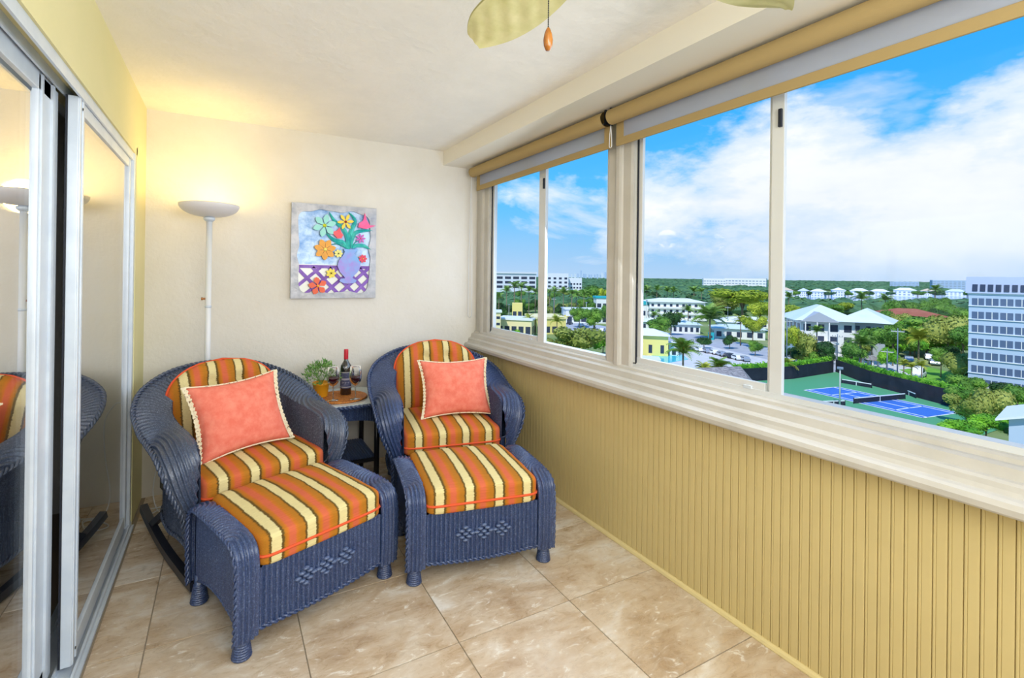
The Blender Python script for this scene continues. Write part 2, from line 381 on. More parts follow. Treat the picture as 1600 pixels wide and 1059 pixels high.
# moulded window sill
sill = [(1.90, .80), (1.778, .80), (1.773, .806), (1.771, .822), (1.776, .836), (1.786, .842), (1.803, .846), (1.808, .858), (1.811, .872), (1.818, .879), (1.831, .882), (1.835, .896), (1.839, .910), (1.850, .916), (1.862, .918), (1.866, .930), (1.874, .936), (1.96, .938), (1.96, .80)]
struct('trim_4', MB().prism(sill, 'y', Y0, D), M['trimw'])
# window posts and casings
def vert_trim(name, y0, y1, x=1.87):
    # moulded vertical board: profile in (x, y)
    d_ = y1-y0
    p = [(1.95, y0), (x+.012, y0), (x+.006, y0+d_*.06), (x+.006, y0+d_*.34), (x-.002, y0+d_*.38), (x-.008, y0+d_*.44), (x-.008, y0+d_*.56), (x-.002, y0+d_*.62), (x+.006, y0+d_*.66), (x+.006, y0+d_*.94), (x+.012, y1), (1.95, y1)]
    return struct(name, MB().prism(p, 'z', .93, 2.30), M['trimw'])
vert_trim('trim_5', 1.822, 2.006)
vert_trim('trim_6', 3.345, 3.55)
struct('trim_7', MB().box((1.885, Y0, 2.175), (1.96, D, 2.30)), M['trimw'])
struct('wall_outer', MB().box((1.95, Y0, -.06), (2.06, D, .80)).box((1.96, Y0, 2.24), (2.06, D, 2.60)), M['wall'])
# sliding windows
def window(name, ya, yb, mull, lockside):
    w_ = empty(name, (0, 0, 0), kind='structure')
    fr = MB()
    fr.box((1.895, ya, .936), (1.945, yb, .956)).box((1.895, ya, 2.17), (1.945, yb, 2.19)).box((1.895, yb-.02, .95), (1.945, yb, 2.18)).box((1.895, ya, .95), (1.945, ya+.02, 2.18))
    fr.build('window_frame', M['aluw'], w_)
    m0, m1 = mull
    # sliding sash: from far end (yb) to mullion
    s = MB()
    s.box((1.897, m0, .955), (1.915, m1-.018, 2.18), .002).box((1.915, m0+.02, .955), (1.935, m1, 2.18), .002)
    s.build('meeting_stile', M['aluw'], w_)
    sl = MB().box((1.900, m1, .955), (1.92, yb-.02, .985), .002).box((1.900, m1, 2.15), (1.92, yb-.02, 2.18), .002).box((1.902, yb-.045, .985), (1.914, yb-.02, 2.15), .002)
    sl.build('sliding_sash', M['aluw'], w_)
    MB().box((1.893, yb-.022, .95), (1.925, yb-.017, 2.18)).box((1.8965, m1-.002, .949), (1.926, yb-.02, .9555)).build('gasket', M['dark'], w_)
    MB().box((1.909, m1, .985), (1.912, yb-.055, 2.15)).build('glass_pane', M['glass'], w_)
    MB().box((1.929, ya+.02, .955), (1.932, m0+.02, 2.17)).build('glass_pane', M['glass'], w_)
    MB().box((1.885, m0+.006, 1.985), (1.897, m0+.018, 2.055), .002).build('latch', M['dark'], w_)
    MB().box((1.892, m1+.05, .952), (1.90, m1+.085, .966), .002).build('sash_lock', M['alu'], w_)
    return w_
window('window_1', 2.004, 3.347, (2.61, 2.70), 1)
window('window_2', -.45, 1.823, (1.075, 1.14), 1)
struct('trim_8', MB().box((1.885, Y0, .93), (1.95, -.45, 2.2)), M['trimw'])

# sliding doors on the left
dn = empty('door_1', (0, 0, 0), kind='structure')
MB().box((-.60, .25, 0), (-.425, 3.17, .012)).box((-.445, .25, .012), (-.437, 3.17, .03)).box((-.50, .25, .012), (-.494, 3.17, .035)).box((-.57, .25, .012), (-.564, 3.17, .035)).build('sill_track', M['alu'], dn)
MB().box((-.60, .25, 2.04), (-.44, 3.17, 2.06)).box((-.50, .25, 2.0), (-.494, 3.17, 2.05)).box((-.57, .25, 2.0), (-.564, 3.17, 2.05)).box((-.452, .25, 1.995), (-.444, 3.17, 2.045)).build('head_track', M['alu'], dn)
MB().box((-.60, 3.13, 0), (-.44, 3.172, 2.05)).build('door_jamb', M['alu'], dn)
MB().box((-.50, 3.10, .04), (-.462, 3.132, 2.0)).build('door_gasket', M['dark'], dn)
def panel(nm, xf, ya, yb, mat=M['alu']):
    p = empty(nm, (0, 0, 0)); p.parent = dn
    s = MB()
    s.box((xf-.034, ya, .035), (xf-.004, ya+.075, 2.0), .002).box((xf-.034, yb-.045, .035), (xf-.004, yb, 2.0), .002)
    for a, b in ((ya+.006, ya+.02), (ya+.045, ya+.062)): s.box((xf-.006, a, .035), (xf, b, 2.0), .0015)
    s.box((xf-.034, ya+.07, .035), (xf-.004, yb-.06, .10), .002).box((xf-.034, ya+.07, 1.950), (xf-.004, yb-.06, 2.015), .002)
    o = s.build('door_frame', mat, p)
    MB().box((xf-.040, ya-.001, .035), (xf-.034, ya+.02, 2.0)).build('brush_seal', M['dark'], p)
    MB().box((xf-.018, ya+.07, .095), (xf-.012, yb-.04, 1.96)).build('door_glass', M['mirror'], p)
    for z in (.075, 1.965):
        MB().lathe([(0, .0), (.005, 0), (.005, .0015), (0, .0025)], 8).build('screw', M['black'], p, loc=(xf, ya+.034, z), rot=(0, PI/2, 0))
    return p
panel('door_panel', -.450, 2.09, 3.13)
pa = panel('door_panel', -.505, .30, 2.09)
MB().box((-.539, 1.90, .035), (-.509, 2.05, 2.0), .002).box((-.510, 1.915, .035), (-.504, 1.93, 2.0)).box((-.510, 2.01, .035), (-.502, 2.03, 2.0)).build('end_stile', M['alu'], pa)

# room behind the door
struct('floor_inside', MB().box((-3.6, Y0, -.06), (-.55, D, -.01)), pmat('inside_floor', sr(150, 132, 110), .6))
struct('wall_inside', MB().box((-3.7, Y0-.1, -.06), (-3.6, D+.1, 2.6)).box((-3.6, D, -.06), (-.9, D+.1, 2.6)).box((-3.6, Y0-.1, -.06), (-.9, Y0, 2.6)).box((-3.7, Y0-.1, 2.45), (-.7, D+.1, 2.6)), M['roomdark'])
u = np.linspace(0, 1, 160)[:, None]; v = np.linspace(0, 1, 20)[None, :]
yy = .75+u*1.12+0*v; zz = .14+1.83*v+.03*np.sin(u*7)*(1-v); xx = -.66+.022*np.sin(u*62)*(1.1-.4*v)+.012*np.sin(u*23+1)+0*v
cu = MB().grid(np.stack([xx, yy, zz], 2)).build('curtain', M['sheer'])
tag(cu, 'sheer pale curtain hanging behind the near sliding door glass', 'curtain')

# ================================================================== ROLLER BLINDS
def blind(ya, yb, label, cap):
    t = empty('roller_blind', (1.785, (ya+yb)/2, 2.235), label=label, cat='blind', group='roller blinds over the windows')
    cx_, cz_ = 0, 0; h = (yb-ya)/2
    th = np.linspace(0, 2*PI, 33)
    P = np.array([[[.04*math.cos(a), y, .04*math.sin(a)] for a in th] for y in np.linspace(-h, h, 12)])
    MB().grid(P).build('roller', M['shade'], t)
    MB().box((.0385, -h, -.112), (.0405, h, 0)).build('fabric_drop', M['screen'], t)
    MB().box((.0385-.005, -h, -.148), (.0405+.005, h, -.108), .003).build('hem_bar', M['shade'], t)
    for s in (-1, 1):
        MB().box((-.01, s*h-.006 if s > 0 else -h-.006, -.03), (.045, (h+.004) if s > 0 else -h+.004, .048), .003).build('bracket', M['dark'] if s == cap else M['trimw'], t)
    # edge strip of denser fabric down each side of the drop
    for ya_, yb_ in ((-h, -h+.05), (h-.05, h)): MB().box((.036, ya_, -.11), (.0425, yb_, -.005)).build('side_hem', M['shade'], t)
    return t
blind(1.925, 3.455, 'tan roller blind rolled up over the small far window', -1)
blind(-.45, 1.885, 'long tan roller blind rolled up over the large near window', 1)
def chain(name, y, x, z0, z1, w_, label):
    pts = []
    for k in range(41):
        a = k/40
        if a < .45: pts.append((x, y-w_*math.sin(a/.45*PI/2)*.6, z0+(z1-z0)*(a/.45)))
        elif a < .55: b = (a-.45)/.1; pts.append((x, y-w_*.6*math.cos(b*PI), z1-w_*.55*math.sin(b*PI)))
        else: b = (a-.55)/.45; pts.append((x, y+w_*.6*math.cos(b*PI/2), z1+(z0-z1)*b))
    o = MB().tube(pts, .0022, 6).build(name, M['white']); return tag(o, label, 'cord')
chain('blind_cord', 3.50, 1.795, 2.22, 1.08, .055, 'thin looped cream cord hanging at the far end of the windows')
chain('blind_cord', 1.905, 1.80, 2.20, 2.09, .015, 'short cord loop between the two roller blinds')

# ================================================================== WICKER FURNITURE
FP = .0215  # rib pitch
def phi_fan(s, s0, t, w_, k=.25):
    x = np.maximum(0, s0-s); fx = x*x/(x+k)
    return np.hypot(fx, w_-t)
def braid(mb, path, r, turns=60, n=8):
    # two intertwined strands
    P = np.array(path); L = arclen(P); m_ = max(30, int(L[-1]/.006)); S = np.linspace(0, L[-1], m_)
    Q = np.stack([np.interp(S, L, P[:, i]) for i in range(3)], 1); T = np.gradient(Q, axis=0); T /= np.linalg.norm(T, axis=1, keepdims=True)+1e-9
    A = np.cross(T, [.31, .22, .93]); A /= np.linalg.norm(A, axis=1, keepdims=True); B = np.cross(T, A)
    for ph in (0, PI):
        a = S/.026*2*PI/2+ph
        C = Q+A*(r*.55*np.cos(a))[:, None]+B*(r*.55*np.sin(a))[:, None]
        mb.tube([tuple(c) for c in C], r*.62, 5)
    return mb

# ---- chair shell keys: inner edge, outer edge, bulge
IN = [(-.315, .03, .17), (-.318, .0, .34), (-.315, -.005, .47), (-.305, .01, .575), (-.30, .07, .635), (-.30, .20, .655), (-.300, .36, .665), (-.29, .50, .69), (-.245, .62, .735), (-.135, .685, .775), (0, .70, .79)]
OU = [(-.345, .04, .17), (-.375, .02, .34), (-.425, .01, .46), (-.452, .03, .55), (-.462, .10, .603), (-.466, .22, .625), (-.470, .37, .655), (-.455, .545, .725), (-.375, .70, .79), (-.21, .79, .85), (0, .815, .868)]
BU = [.012, .02, .035, .045, .045, .035, .026, .02, .016, .014, .014]
def full(K, sx=1):
    a = [list(p) for p in K]; b = [[-p[0]]+list(p[1:]) for p in K[-2::-1]]
    return a+b
def chair_mesh(WM):
    nS = 1250; nT = 56
    I = catmull(full(IN), nS); O = catmull(full(OU), nS)
    B = catmull([[b] for b in BU+BU[-2::-1]], nS)[:, 0]
    mid = (I+O)/2; L = arclen(mid); S = np.linspace(0, L[-1], nS)
    rs = lambda A: np.stack([np.interp(S, L, A[:, i]) for i in range(A.shape[1])], 1)
    I, O, B = rs(I), rs(O), rs(B[:, None])[:, 0]
    mid = (I+O)/2; T = np.gradient(mid, axis=0); T /= np.linalg.norm(T, axis=1, keepdims=True)
    A = O-I; W = np.linalg.norm(A, axis=1); An = A/W[:, None]
    Nn = np.cross(T, An); Nn /= np.linalg.norm(Nn, axis=1, keepdims=True)
    # normal should face front / up
    sg = np.sign((Nn*np.array([0, -1, .9])).sum(1)); Nn *= sg[:, None]
    t = np.linspace(0, 1, nT)
    bow = np.sin(PI*t)**.8
    P = I[:, None]+A[:, None]*t[None, :, None]+Nn[:, None]*(B[:, None]*bow[None])[..., None]
    sc = np.abs(S-S[-1]/2)  # distance from the back centre
    s0 = S[-1]/2-.52
    tt = t[None]*W[:, None]
    # fan measured from the back centre
    x = np.maximum(0, s0-sc)[:, None]; fx = x*x/(x+.22)
    ph = np.hypot(fx, W[:, None]-tt)
    band = MB().grid(P, ph, FP, .0105, sign=-1 if sg[nS//4] > 0 else 1)
    return dict(S=S, I=I, O=O, Nn=Nn, An=An, band=band)
def make_chair(name, label, group, WM, rocker, zlift=0):
    root = empty(name, label=label, cat='chair', group=group)
    c = chair_mesh(WM)
    def up(mb): 
        mb.v = [(p[0], p[1], p[2]+zlift) for p in mb.v]; return mb
    up(c['band']).build('rolled_rim', WM, root)
    I, O, S = c['I'], c['O'], c['S']
    # inner wall: from inner edge down to seat
    q = (I[:, 1] > .02) & (I[:, 2] > .55); idx = np.where(q)[0]; Ii = I[idx]
    bot = Ii.copy(); bot[:, 0] *= .985; bot[:, 1] = np.where(Ii[:, 1] > .4, .4+(Ii[:, 1]-.4)*.86, Ii[:, 1]); bot[:, 2] = .30
    v_ = np.linspace(0, 1, 8)[None, :, None]; P = Ii[:, None]*(1-v_)+bot[:, None]*v_
    Li = arclen(bot); up(MB().grid(P, np.repeat(Li[:, None], 8, 1), .019, .007, sign=1)).build('inner_panel', WM, root)
    # outer wall: tucked under the outer edge
    Oi = O[::2].copy(); keep = Oi[:, 2] > .40; Oi = Oi[keep]; top = Oi.copy()
    cc = np.array([0, .36]); dxy = top[:, :2]-cc; r_ = np.linalg.norm(dxy, axis=1, keepdims=True); top[:, :2] = cc+dxy*(1-.035/r_)
    top[:, 2] -= .012
    ang = np.arctan2(dxy[:, 0], -dxy[:, 1])
    b2 = top.copy(); b2[:, 0] = np.clip(top[:, 0]*.80, -.362, .362); b2[:, 1] = np.clip(.05+(top[:, 1]-.05)*.88, .03, .66)
    m2 = b2.copy(); m2[:, 2] = .40; b2[:, 2] = .17+.025*np.cos(ang*3)**2
    v_ = np.linspace(0, 1, 5)[None, :, None]; P = np.concatenate([top[:, None]*(1-v_)+m2[:, None]*v_, (m2[:, None]*(1-v_)+b2[:, None]*v_)[:, 1:]], 1)
    Lo = arclen(m2); up(MB().grid(P, np.repeat(Lo[:, None], P.shape[1], 1), .015, .0055, sign=-1)).build('outer_panel', WM, root)
    # front panel
    x = np.linspace(-.33, .33, 300)[:, None]+0*np.linspace(0, 1, 6)[None]; z = (.16+.02*np.cos(x/.33*PI/2))+(.335-.16)*np.linspace(0, 1, 6)[None]
    up(MB().grid(np.stack([x, 0*x+.03, z], 2), x+.33, FP, .004, sign=1)).build('front_panel', WM, root)
    up(MB().box((-.31, .03, .26), (.31, .64, .325))).build('seat_deck', M['black'], root)
    bm1 = MB(); pth = [tuple(p) for p in O[::6]]; braid(bm1, pth, .011); up(bm1).build('braided_edge', WM, root)
    bm2 = MB(); braid(bm2, [tuple(p) for p in b2[::4]], .010); braid(bm2, [(-.34, .028, .165), (0, .028, .18), (.34, .028, .165)], .010); up(bm2).build('lower_braid', WM, root)
    if rocker:
        for s in (-1, 1):
            pts = []
            for k in range(33):
                y = -.02+.78*k/32; zc = .026+.30*(y-.2)**2
                pts.append((s*(.335+.04*max(0, y-.2)), y, zc))
            mb = MB().tube(pts, .027, 4, sq=(.9, 1.0)); rk = mb.build('rocker', M['rocker'], root)
            MB().tube([(s*.325, .06, .19+zlift), (s*.332, .06, .04)], .022, 4).build('leg', M['rocker'], root)
            MB().tube([(s*.325, .46, .20+zlift), (s*.35, .60, .085)], .022, 4).build('leg', M['rocker'], root)
    else:
        for (fx, fy) in ((-.34, .04), (.34, .04), (-.28, .62), (.28, .62)):
            coil_foot().build('foot', WM, root, loc=(fx, fy, 0))
    return root
def coil_foot(h=.175):
    pr = [(0, 0), (.020, .0)]; k = 9; hh = .075
    for i in range(k*4+1):
        t = i/(k*4); r = .034-.012*t+.0028*abs(math.sin(PI*k*t)); pr.append((r, .002+hh*t))
    pr += [(.02, hh+.004), (.02, h), (0, h)]
    return MB().lathe(pr, 16)

def rounded_box(w_, d_, h_, e=14, ez=3.2, crown=.02, n=26, crease=0):
    bm = bmesh.new(); bmesh.ops.create_cube(bm, size=2); bmesh.ops.subdivide_edges(bm, edges=bm.edges, cuts=n, use_grid_fill=True)
    vs = []
    for v in bm.verts:
        x, y, z = v.co
        # superellipse in plan, softer in height
        k = (abs(x)**e+abs(y)**e)**(1/e) if abs(x)+abs(y) > 1e-6 else 1
        rr = max(abs(x), abs(y))
        if k > 1e-6: x, y = x/k*rr, y/k*rr
        q = (rr**9+abs(z)**9)**(1/9) if rr+abs(z) > 0 else 1
        mm = max(rr, abs(z)); x, y, z = x/q*mm, y/q*mm, z/q*mm
        zz = z*h_/2+math.copysign(crown, z)*max(0, (1-x*x))*max(0, (1-y*y))*min(1, abs(z)*1.2)
        zz += .0022*math.sin(x*9+y*4)*math.sin(y*7-x*3)*(1 if z > 0 else 0)
        vs.append((x*w_/2, y*d_/2, zz))
    bm.verts.ensure_lookup_table(); fs = [[v.index for v in f.verts] for f in bm.faces]; bm.free()
    return vs, fs
def ring(w_, d_, z, e=14, n=120):
    pts = []
    for i in range(n):
        a = 2*PI*i/n; c, s = math.cos(a), math.sin(a); k = (abs(c)**e+abs(s)**e)**(1/e); pts.append((c/k*w_/2, s/k*d_/2, z))
    return pts

# ---- ottoman
def make_ottoman(name, label, group):
    root = empty(name, label=label, cat='ottoman', group=group); WM = M['wick']
    Wd, Dp, AH, aw = .725, .50, .415, .086
    # arm band: path in (y,z)
    keys = [(.0, .075), (-.004, .15), (-.006, .25), (-.004, .33), (.010, .385), (.050, .412), (.11, .42), (.25, .422), (.39, .42), (.45, .412), (.49, .385), (.504, .33), (.506, .25), (.504, .15), (.5, .075)]
    nS = 420; K = catmull(keys, nS); L = arclen(K); S = np.linspace(0, L[-1], nS); K = np.stack([np.interp(S, L, K[:, i]) for i in range(2)], 1)
    nT = 44; t = np.linspace(0, 1, nT)
    T = np.gradient(K, axis=0); T /= np.linalg.norm(T, axis=1, keepdims=True); Nn = np.stack([-T[:, 1], T[:, 0]], 1)  # outward normal
    for s in (-1, 1):
        arm = empty('arm', (0, 0, 0)); arm.parent = root
        xi, xo = (Wd/2-aw), Wd/2
        xx = s*(xi+(xo-xi)*t)[None]+0*S[:, None]
        # gentle arch across, rolling over both edges
        bow = (1-np.abs(2*t-1)**3.5)*.016-.012
        yy = K[:, 0][:, None]+Nn[:, 0][:, None]*bow[None]; zz = K[:, 1][:, None]+Nn[:, 1][:, None]*bow[None]
        sc = np.abs(S-S[-1]/2)[:, None]; s0 = S[-1]/2-.36
        x_ = np.maximum(0, s0-sc); fx = x_*x_/(x_+.03); tt = t[None]*aw
        ph = np.hypot(fx, tt if s > 0 else tt)
        ph = np.where(fx > 0, np.hypot(fx, aw-tt), aw-tt)
        P = np.stack([xx, yy, zz], 2)
        MB().grid(P, ph, .0175, .0085, sign=-s).build('arm_band', WM, arm)
        # outer skirt under the arm edge, recessed panel
        b = MB(); braid(b, [(s*(Wd/2-.002), k[0]+(.006 if k[0] < .25 else -.006), k[1]-.006) for k in K[::8]], .009); b.build('braided_edge', WM, arm)
        y = np.linspace(.03, .47, 240)[:, None]+0*np.linspace(0, 1, 5)[None]; low = .085+.055*np.sin((y-.03)/.44*PI)**.7
        z = low+(.40-low)*np.linspace(0, 1, 5)[None]
        MB().grid(np.stack([0*y+s*(Wd/2-.03), y, z], 2), y, .0115, .005, sign=1 if s > 0 else -1).build('side_panel', WM, arm)
        MB().grid(np.stack([0*y+s*(Wd/2-aw+.004), y, z], 2), y, .0105, .002, sign=-1 if s > 0 else 1).build('inside_panel', WM, arm)
        b = MB(); braid(b, [(s*(Wd/2-.03), float(yy_), float(l_)) for yy_, l_ in zip(y[::12, 0], low[::12, 0])], .007); b.build('lower_braid', WM, arm)
    # front and back panels between the arms
    hw = Wd/2-aw+.004
    for yv, sg, nm in ((.012, 1, 'front_panel'), (Dp-.012, -1, 'back_panel')):
        x = np.linspace(-hw, hw, 320)[:, None]+0*np.linspace(0, 1, 40)[None]; low = .078-.014*np.cos(x/hw*PI/2)+.014
        z = low+(.315-low)*np.linspace(0, 1, 40)[None]
        amp_phi = (x+hw)
        P = np.stack([x, 0*x+yv-sg*.0*x, z], 2)
        MB().grid(P, amp_phi, .0215, .0105, sign=sg).build(nm, WM, root)
        b = MB(); braid(b, [(xx_, yv-.004*sg, .078-.014*math.cos(xx_/hw*PI/2)+.012) for xx_ in np.linspace(-hw-.04, hw+.04, 24)], .009); b.build('lower_braid', WM, root)
    # three woven diamonds on the front panel
    dm = MB()
    for cxd in (-.09, 0, .09):
        for r_ in range(-2, 3):
            nn = 3-abs(r_)
            for q in range(nn):
                x = cxd+(q-(nn-1)/2)*.0344; z = .205+r_*.0145
                dm.add(*ellipsoid((x, .002, z), (.0150, .0105, .0066), 8, 6))
    dm.build('woven_diamonds', M['wick_light'], root)
    for (fx, fy) in ((-.322, .035), (.322, .035), (-.322, .465), (.322, .465)):
        coil_foot(.12).build('foot', WM, root, loc=(fx, fy, 0))
    MB().box((-hw+.004, .03, .27), (hw-.004, Dp-.03, .305)).build('seat_deck', M['black'], root)
    return root
def ellipsoid(c, r, n=10, m_=6):
    vs = []; fs = []
    for i in range(m_+1):
        p = PI*i/m_
        for j in range(n):
            a = 2*PI*j/n; vs.append((c[0]+r[0]*math.sin(p)*math.cos(a), c[1]+r[1]*math.sin(p)*math.sin(a), c[2]+r[2]*math.cos(p)))
    for i in range(m_):
        for j in range(n): fs.append((i*n+j, (i+1)*n+j, (i+1)*n+(j+1) % n, i*n+(j+1) % n))
    return vs, fs
def cushion(name, w_, d_, h_, label, cat='cushion', crown=.018, mat='stripe', group=None, pz=-.12):
    root = empty(name, label=label, cat=cat, group=group)
    MB().add(*rounded_box(w_, d_, h_, crown=crown)).build('cushion_cover', M[mat], root)
    MB().tube(ring(w_*1.006, d_*1.006, h_*pz), .0055, 6, closed=True).build('piping', M['piping'], root)
    return root

# placement frames
def frame(px_, py_, ang): return (px_, py_, ang)
def to_world(fr, x, y): c, s = math.cos(fr[2]), math.sin(fr[2]); return (fr[0]+c*x-s*y, fr[1]+s*x+c*y)
LO = frame(.385, 2.005, math.radians(20.5))
RO = frame(1.090, 1.950, math.radians(-10.3))
LC = frame(.212, 2.51, math.radians(19.0))
RC = frame(1.225, 2.56, math.radians(-10.3))
def put(o, fr, x=0, y=0, z=0, rx=0, ry=0, rz=0):
    wx, wy = to_world(fr, x, y); o.location = (wx, wy, z); o.rotation_euler = (rx, ry, fr[2]+rz); return o

ot = make_ottoman('wicker_ottoman', 'navy wicker ottoman in front of the left rocking chair', 'wicker ottomans'); put(ot, LO)
ot2 = copy_tree(ot); put(ot2, RO); ot2['label'] = 'navy wicker ottoman in front of the right armchair by the window wall'
oc = cushion('ottoman_cushion', .552, .515, .125, 'striped orange and cream cushion on the left ottoman', group='ottoman cushions'); put(oc, LO, 0, .25, .365)
oc2 = copy_tree(oc); put(oc2, RO, 0, .25, .365); oc2['label'] = 'striped orange and cream cushion on the right ottoman by the window wall'

lc = make_chair('rocking_chair', 'slate wicker rocking chair with curved dark rockers on the left', 'wicker chairs', M['wick_gray'], True, -.01); put(lc, LC, -.01, 0); lc.scale = (.98, 1, 1)
rc = make_chair('wicker_armchair', 'navy wicker armchair in the corner beside the beadboard wall', 'wicker chairs', M['wick'], False, 0); put(rc, RC)
sc1 = cushion('seat_cushion', .605, .64, .14, 'striped seat cushion on the left rocking chair', group='seat cushions'); put(sc1, LC, 0, .325, .40)
sc2 = copy_tree(sc1); put(sc2, RC, 0, .325, .405); sc2['label'] = 'striped seat cushion on the right corner armchair'

def back_cushion(label):
    root = empty('back_cushion', label=label, cat='cushion', group='back cushions')
    n = 44; Wc, Hc, Tk = .60, .485, .13
    def outline(u_, v_):   # u_,v_ in [-1,1] -> x,z ; rounded top
        z = (v_+1)/2*Hc
        k = 1.0 if v_ < .05 else max(0, 1-((v_-.05)/.95)**2.5)**.5
        k *= .93+.07*min(1, (v_+1)*4)
        return u_*Wc/2*k, z
    vs = []; fs = []
    for side in (-1, 1):
        b = len(vs)
        for i in range(n+1):
            for j in range(n+1):
                u_, v_ = -1+2*i/n, -1+2*j/n; x, z = outline(u_, v_)
                e = max(0, 1-abs(u_)**4)**.5*max(0, 1-abs(v_)**4)**.5
                th = Tk/2*e
                tuft = 0
                if side < 0:
                    for tx, tz in ((-.08, .36), (.08, .36)): tuft += .035*math.exp(-((x-tx)**2+(z-tz)**2)/.0012)
                    tuft += .008*math.exp(-(x-.0)**2/.0006)*max(0, v_)
                vs.append((x, side*(th-tuft), z))
        for i in range(n):
            for j in range(n):
                q = (b+i*(n+1)+j, b+(i+1)*(n+1)+j, b+(i+1)*(n+1)+j+1, b+i*(n+1)+j+1); fs.append(q if side < 0 else q[::-1])
    o = MB().add(vs, fs).build('cushion_cover', M['stripe2'], root); weld(o)
    pts = [outline(-1, v_) for v_ in np.linspace(-.92, 1, 30)]+[outline(1, v_) for v_ in np.linspace(1, -.92, 30)]
    pts = [(x, -.006, z) for x, z in pts]
    MB().tube(pts, .0065, 6).build('piping', M['piping'], root)
    return root
bc = back_cushion('rounded striped back cushion of the left rocking chair'); put(bc, LC, 0, .545, .425, rx=math.radians(-16))
bc2 = copy_tree(bc); put(bc2, RC, .02, .545, .455, rx=math.radians(-16)); bc2['label'] = 'rounded striped back cushion of the right corner armchair'

def pillow(name, s_, sh, label, trim):
    root = empty(name, label=label, cat='pillow', group='coral throw pillows'); n = 40
    def out(u_, v_):
        pin = .12
        x = u_*s_/2*(1-pin*(1-v_*v_)); z = v_*sh/2*(1-pin*(1-u_*u_)); return x, z
    vs = []; fs = []
    for side in (-1, 1):
        b = len(vs)
        for i in range(n+1):
            for j in range(n+1):
                u_, v_ = -1+2*i/n, -1+2*j/n; x, z = out(u_, v_)
                e = (max(0, 1-u_*u_)*max(0, 1-v_*v_))**.42
                wr = .004*math.sin(7*u_+5*v_)*math.sin(6*v_-2*u_)*(1-max(abs(u_), abs(v_))**2)+.010*math.exp(-((u_+.72)**2/.02+(v_+.05)**2/.006))
                vs.append((x, side*(.078*e+wr*(.5 if e > .05 else 0)), z))
        for i in range(n):
            for j in range(n):
                q = (b+i*(n+1)+j, b+(i+1)*(n+1)+j, b+(i+1)*(n+1)+j+1, b+i*(n+1)+j+1); fs.append(q if side < 0 else q[::-1])
    o = MB().add(vs, fs).build('pillow_cover', M['coral'], root); weld(o)
    for sd in (-1, 1):   # wide gimp flange down both sides
        nn = 60; P = np.zeros((nn, 5, 3))
        for i, v_ in enumerate(np.linspace(-1.03, 1.03, nn)):
            x, z = out(sd, max(-1, min(1, v_))); z = z if abs(v_) <= 1 else z*1.03
            for k in range(5): P[i, k] = (x+sd*trim*(k/4)-sd*.004, -.004+.006*math.sin(i*1.9+k), z)
        MB().grid(P).build('side_trim', M['fringe'], root)
    top = [out(u_, 1) for u_ in np.linspace(-1, 1, 60)]; bot = [out(u_, -1) for u_ in np.linspace(-1, 1, 60)]
    MB().tube([(x, 0, z+.003) for x, z in top], .0045, 5).build('top_trim', M['fringe'], root)
    MB().tube([(x, 0, z-.002) for x, z in bot], .0045, 5).build('bottom_trim', M['fringe'], root)
    return root
p1 = pillow('throw_pillow', .455, .385, 'coral pillow with cream braid trim on the left rocking chair', .024); put(p1, LC, -.035, .30, .655, rx=math.radians(-26), ry=math.radians(-3), rz=math.radians(2))
p2 = pillow('throw_pillow', .46, .37, 'coral pillow with cream braid trim on the right corner armchair', .018); put(p2, RC, .08, .30, .66, rx=math.radians(-24), ry=math.radians(0))

# ================================================================== SIDE TABLE
TZ = .575
tt_ = empty('side_table', (.70, 3.235, 0), 0, 'dark wicker side table with glass top between the two chairs', 'table')
hx, hy, cl = .24, .245, .07
def octa(hx, hy, c, r=6): 
    P = []
    for (sx, sy) in ((1, 1), (-1, 1), (-1, -1), (1, -1)):
        a = [(sx*hx, sy*(hy-c)), (sx*(hx-c), sy*hy)]
        if sx*sy < 0: a = a[::-1]
        (x0, y0), (x1, y1) = a
        for k in range(r+1):
            t = k/r; bx, by = sx*hx, sy*hy; q = .55
            P.append(((1-t)**2*x0+2*t*(1-t)*(x0+x1+(bx-(x0+x1)/2)*2*q)/2+t*t*x1, (1-t)**2*y0+2*t*(1-t)*(y0+y1+(by-(y0+y1)/2)*2*q)/2+t*t*y1))
    return P
MB().prism(octa(hx-.006, hy-.006, cl), 'z', TZ-.006, TZ).build('glass_top', M['tglass'], tt_)
MB().prism(octa(hx-.004, hy-.004, cl), 'z', TZ-.03, TZ-.0065).build('top_board', M['wick'], tt_)
b = MB(); oc_ = octa(hx, hy, cl); braid(b, [(x, y, TZ-.014) for x, y in oc_+[oc_[0]]], .012); b.build('braided_edge', M['wick'], tt_)
ax, ay = hx-.05, hy-.05
ap = MB()
for (a, b_, fixed, axn) in ((-ax, ax, -ay, 0), (-ax, ax, ay, 0), (-ay, ay, -ax, 1), (-ay, ay, ax, 1)):
    x = np.linspace(a, b_, 160)[:, None]+0*np.linspace(0, 1, 6)[None]; m0 = (x-a)/(b_-a)
    low = TZ-.145+.035*np.sin(m0*PI)**.6; z = low+(TZ-.03-low)*np.linspace(0, 1, 6)[None]
    P = np.stack([x, 0*x+fixed, z], 2) if axn == 0 else np.stack([0*x+fixed, x, z], 2)
    ap.grid(P, x-a, .0165, .005, sign=1 if (axn == 0) == (fixed < 0) else -1)
ap.build('apron', M['wick'], tt_)
for sx in (-1, 1):
    for sy in (-1, 1): MB().tube([(sx*ax, sy*ay, TZ-.03), (sx*ax, sy*ay, 0)], .017, 10).build('leg', M['black'], tt_)
x = np.linspace(-ax, ax, 150)[:, None]+0*np.linspace(-1, 1, 12)[None]; y = np.linspace(-1, 1, 12)[None]*ay*np.sqrt(np.clip(1-.12*(x/ax)**8, 0, 1))
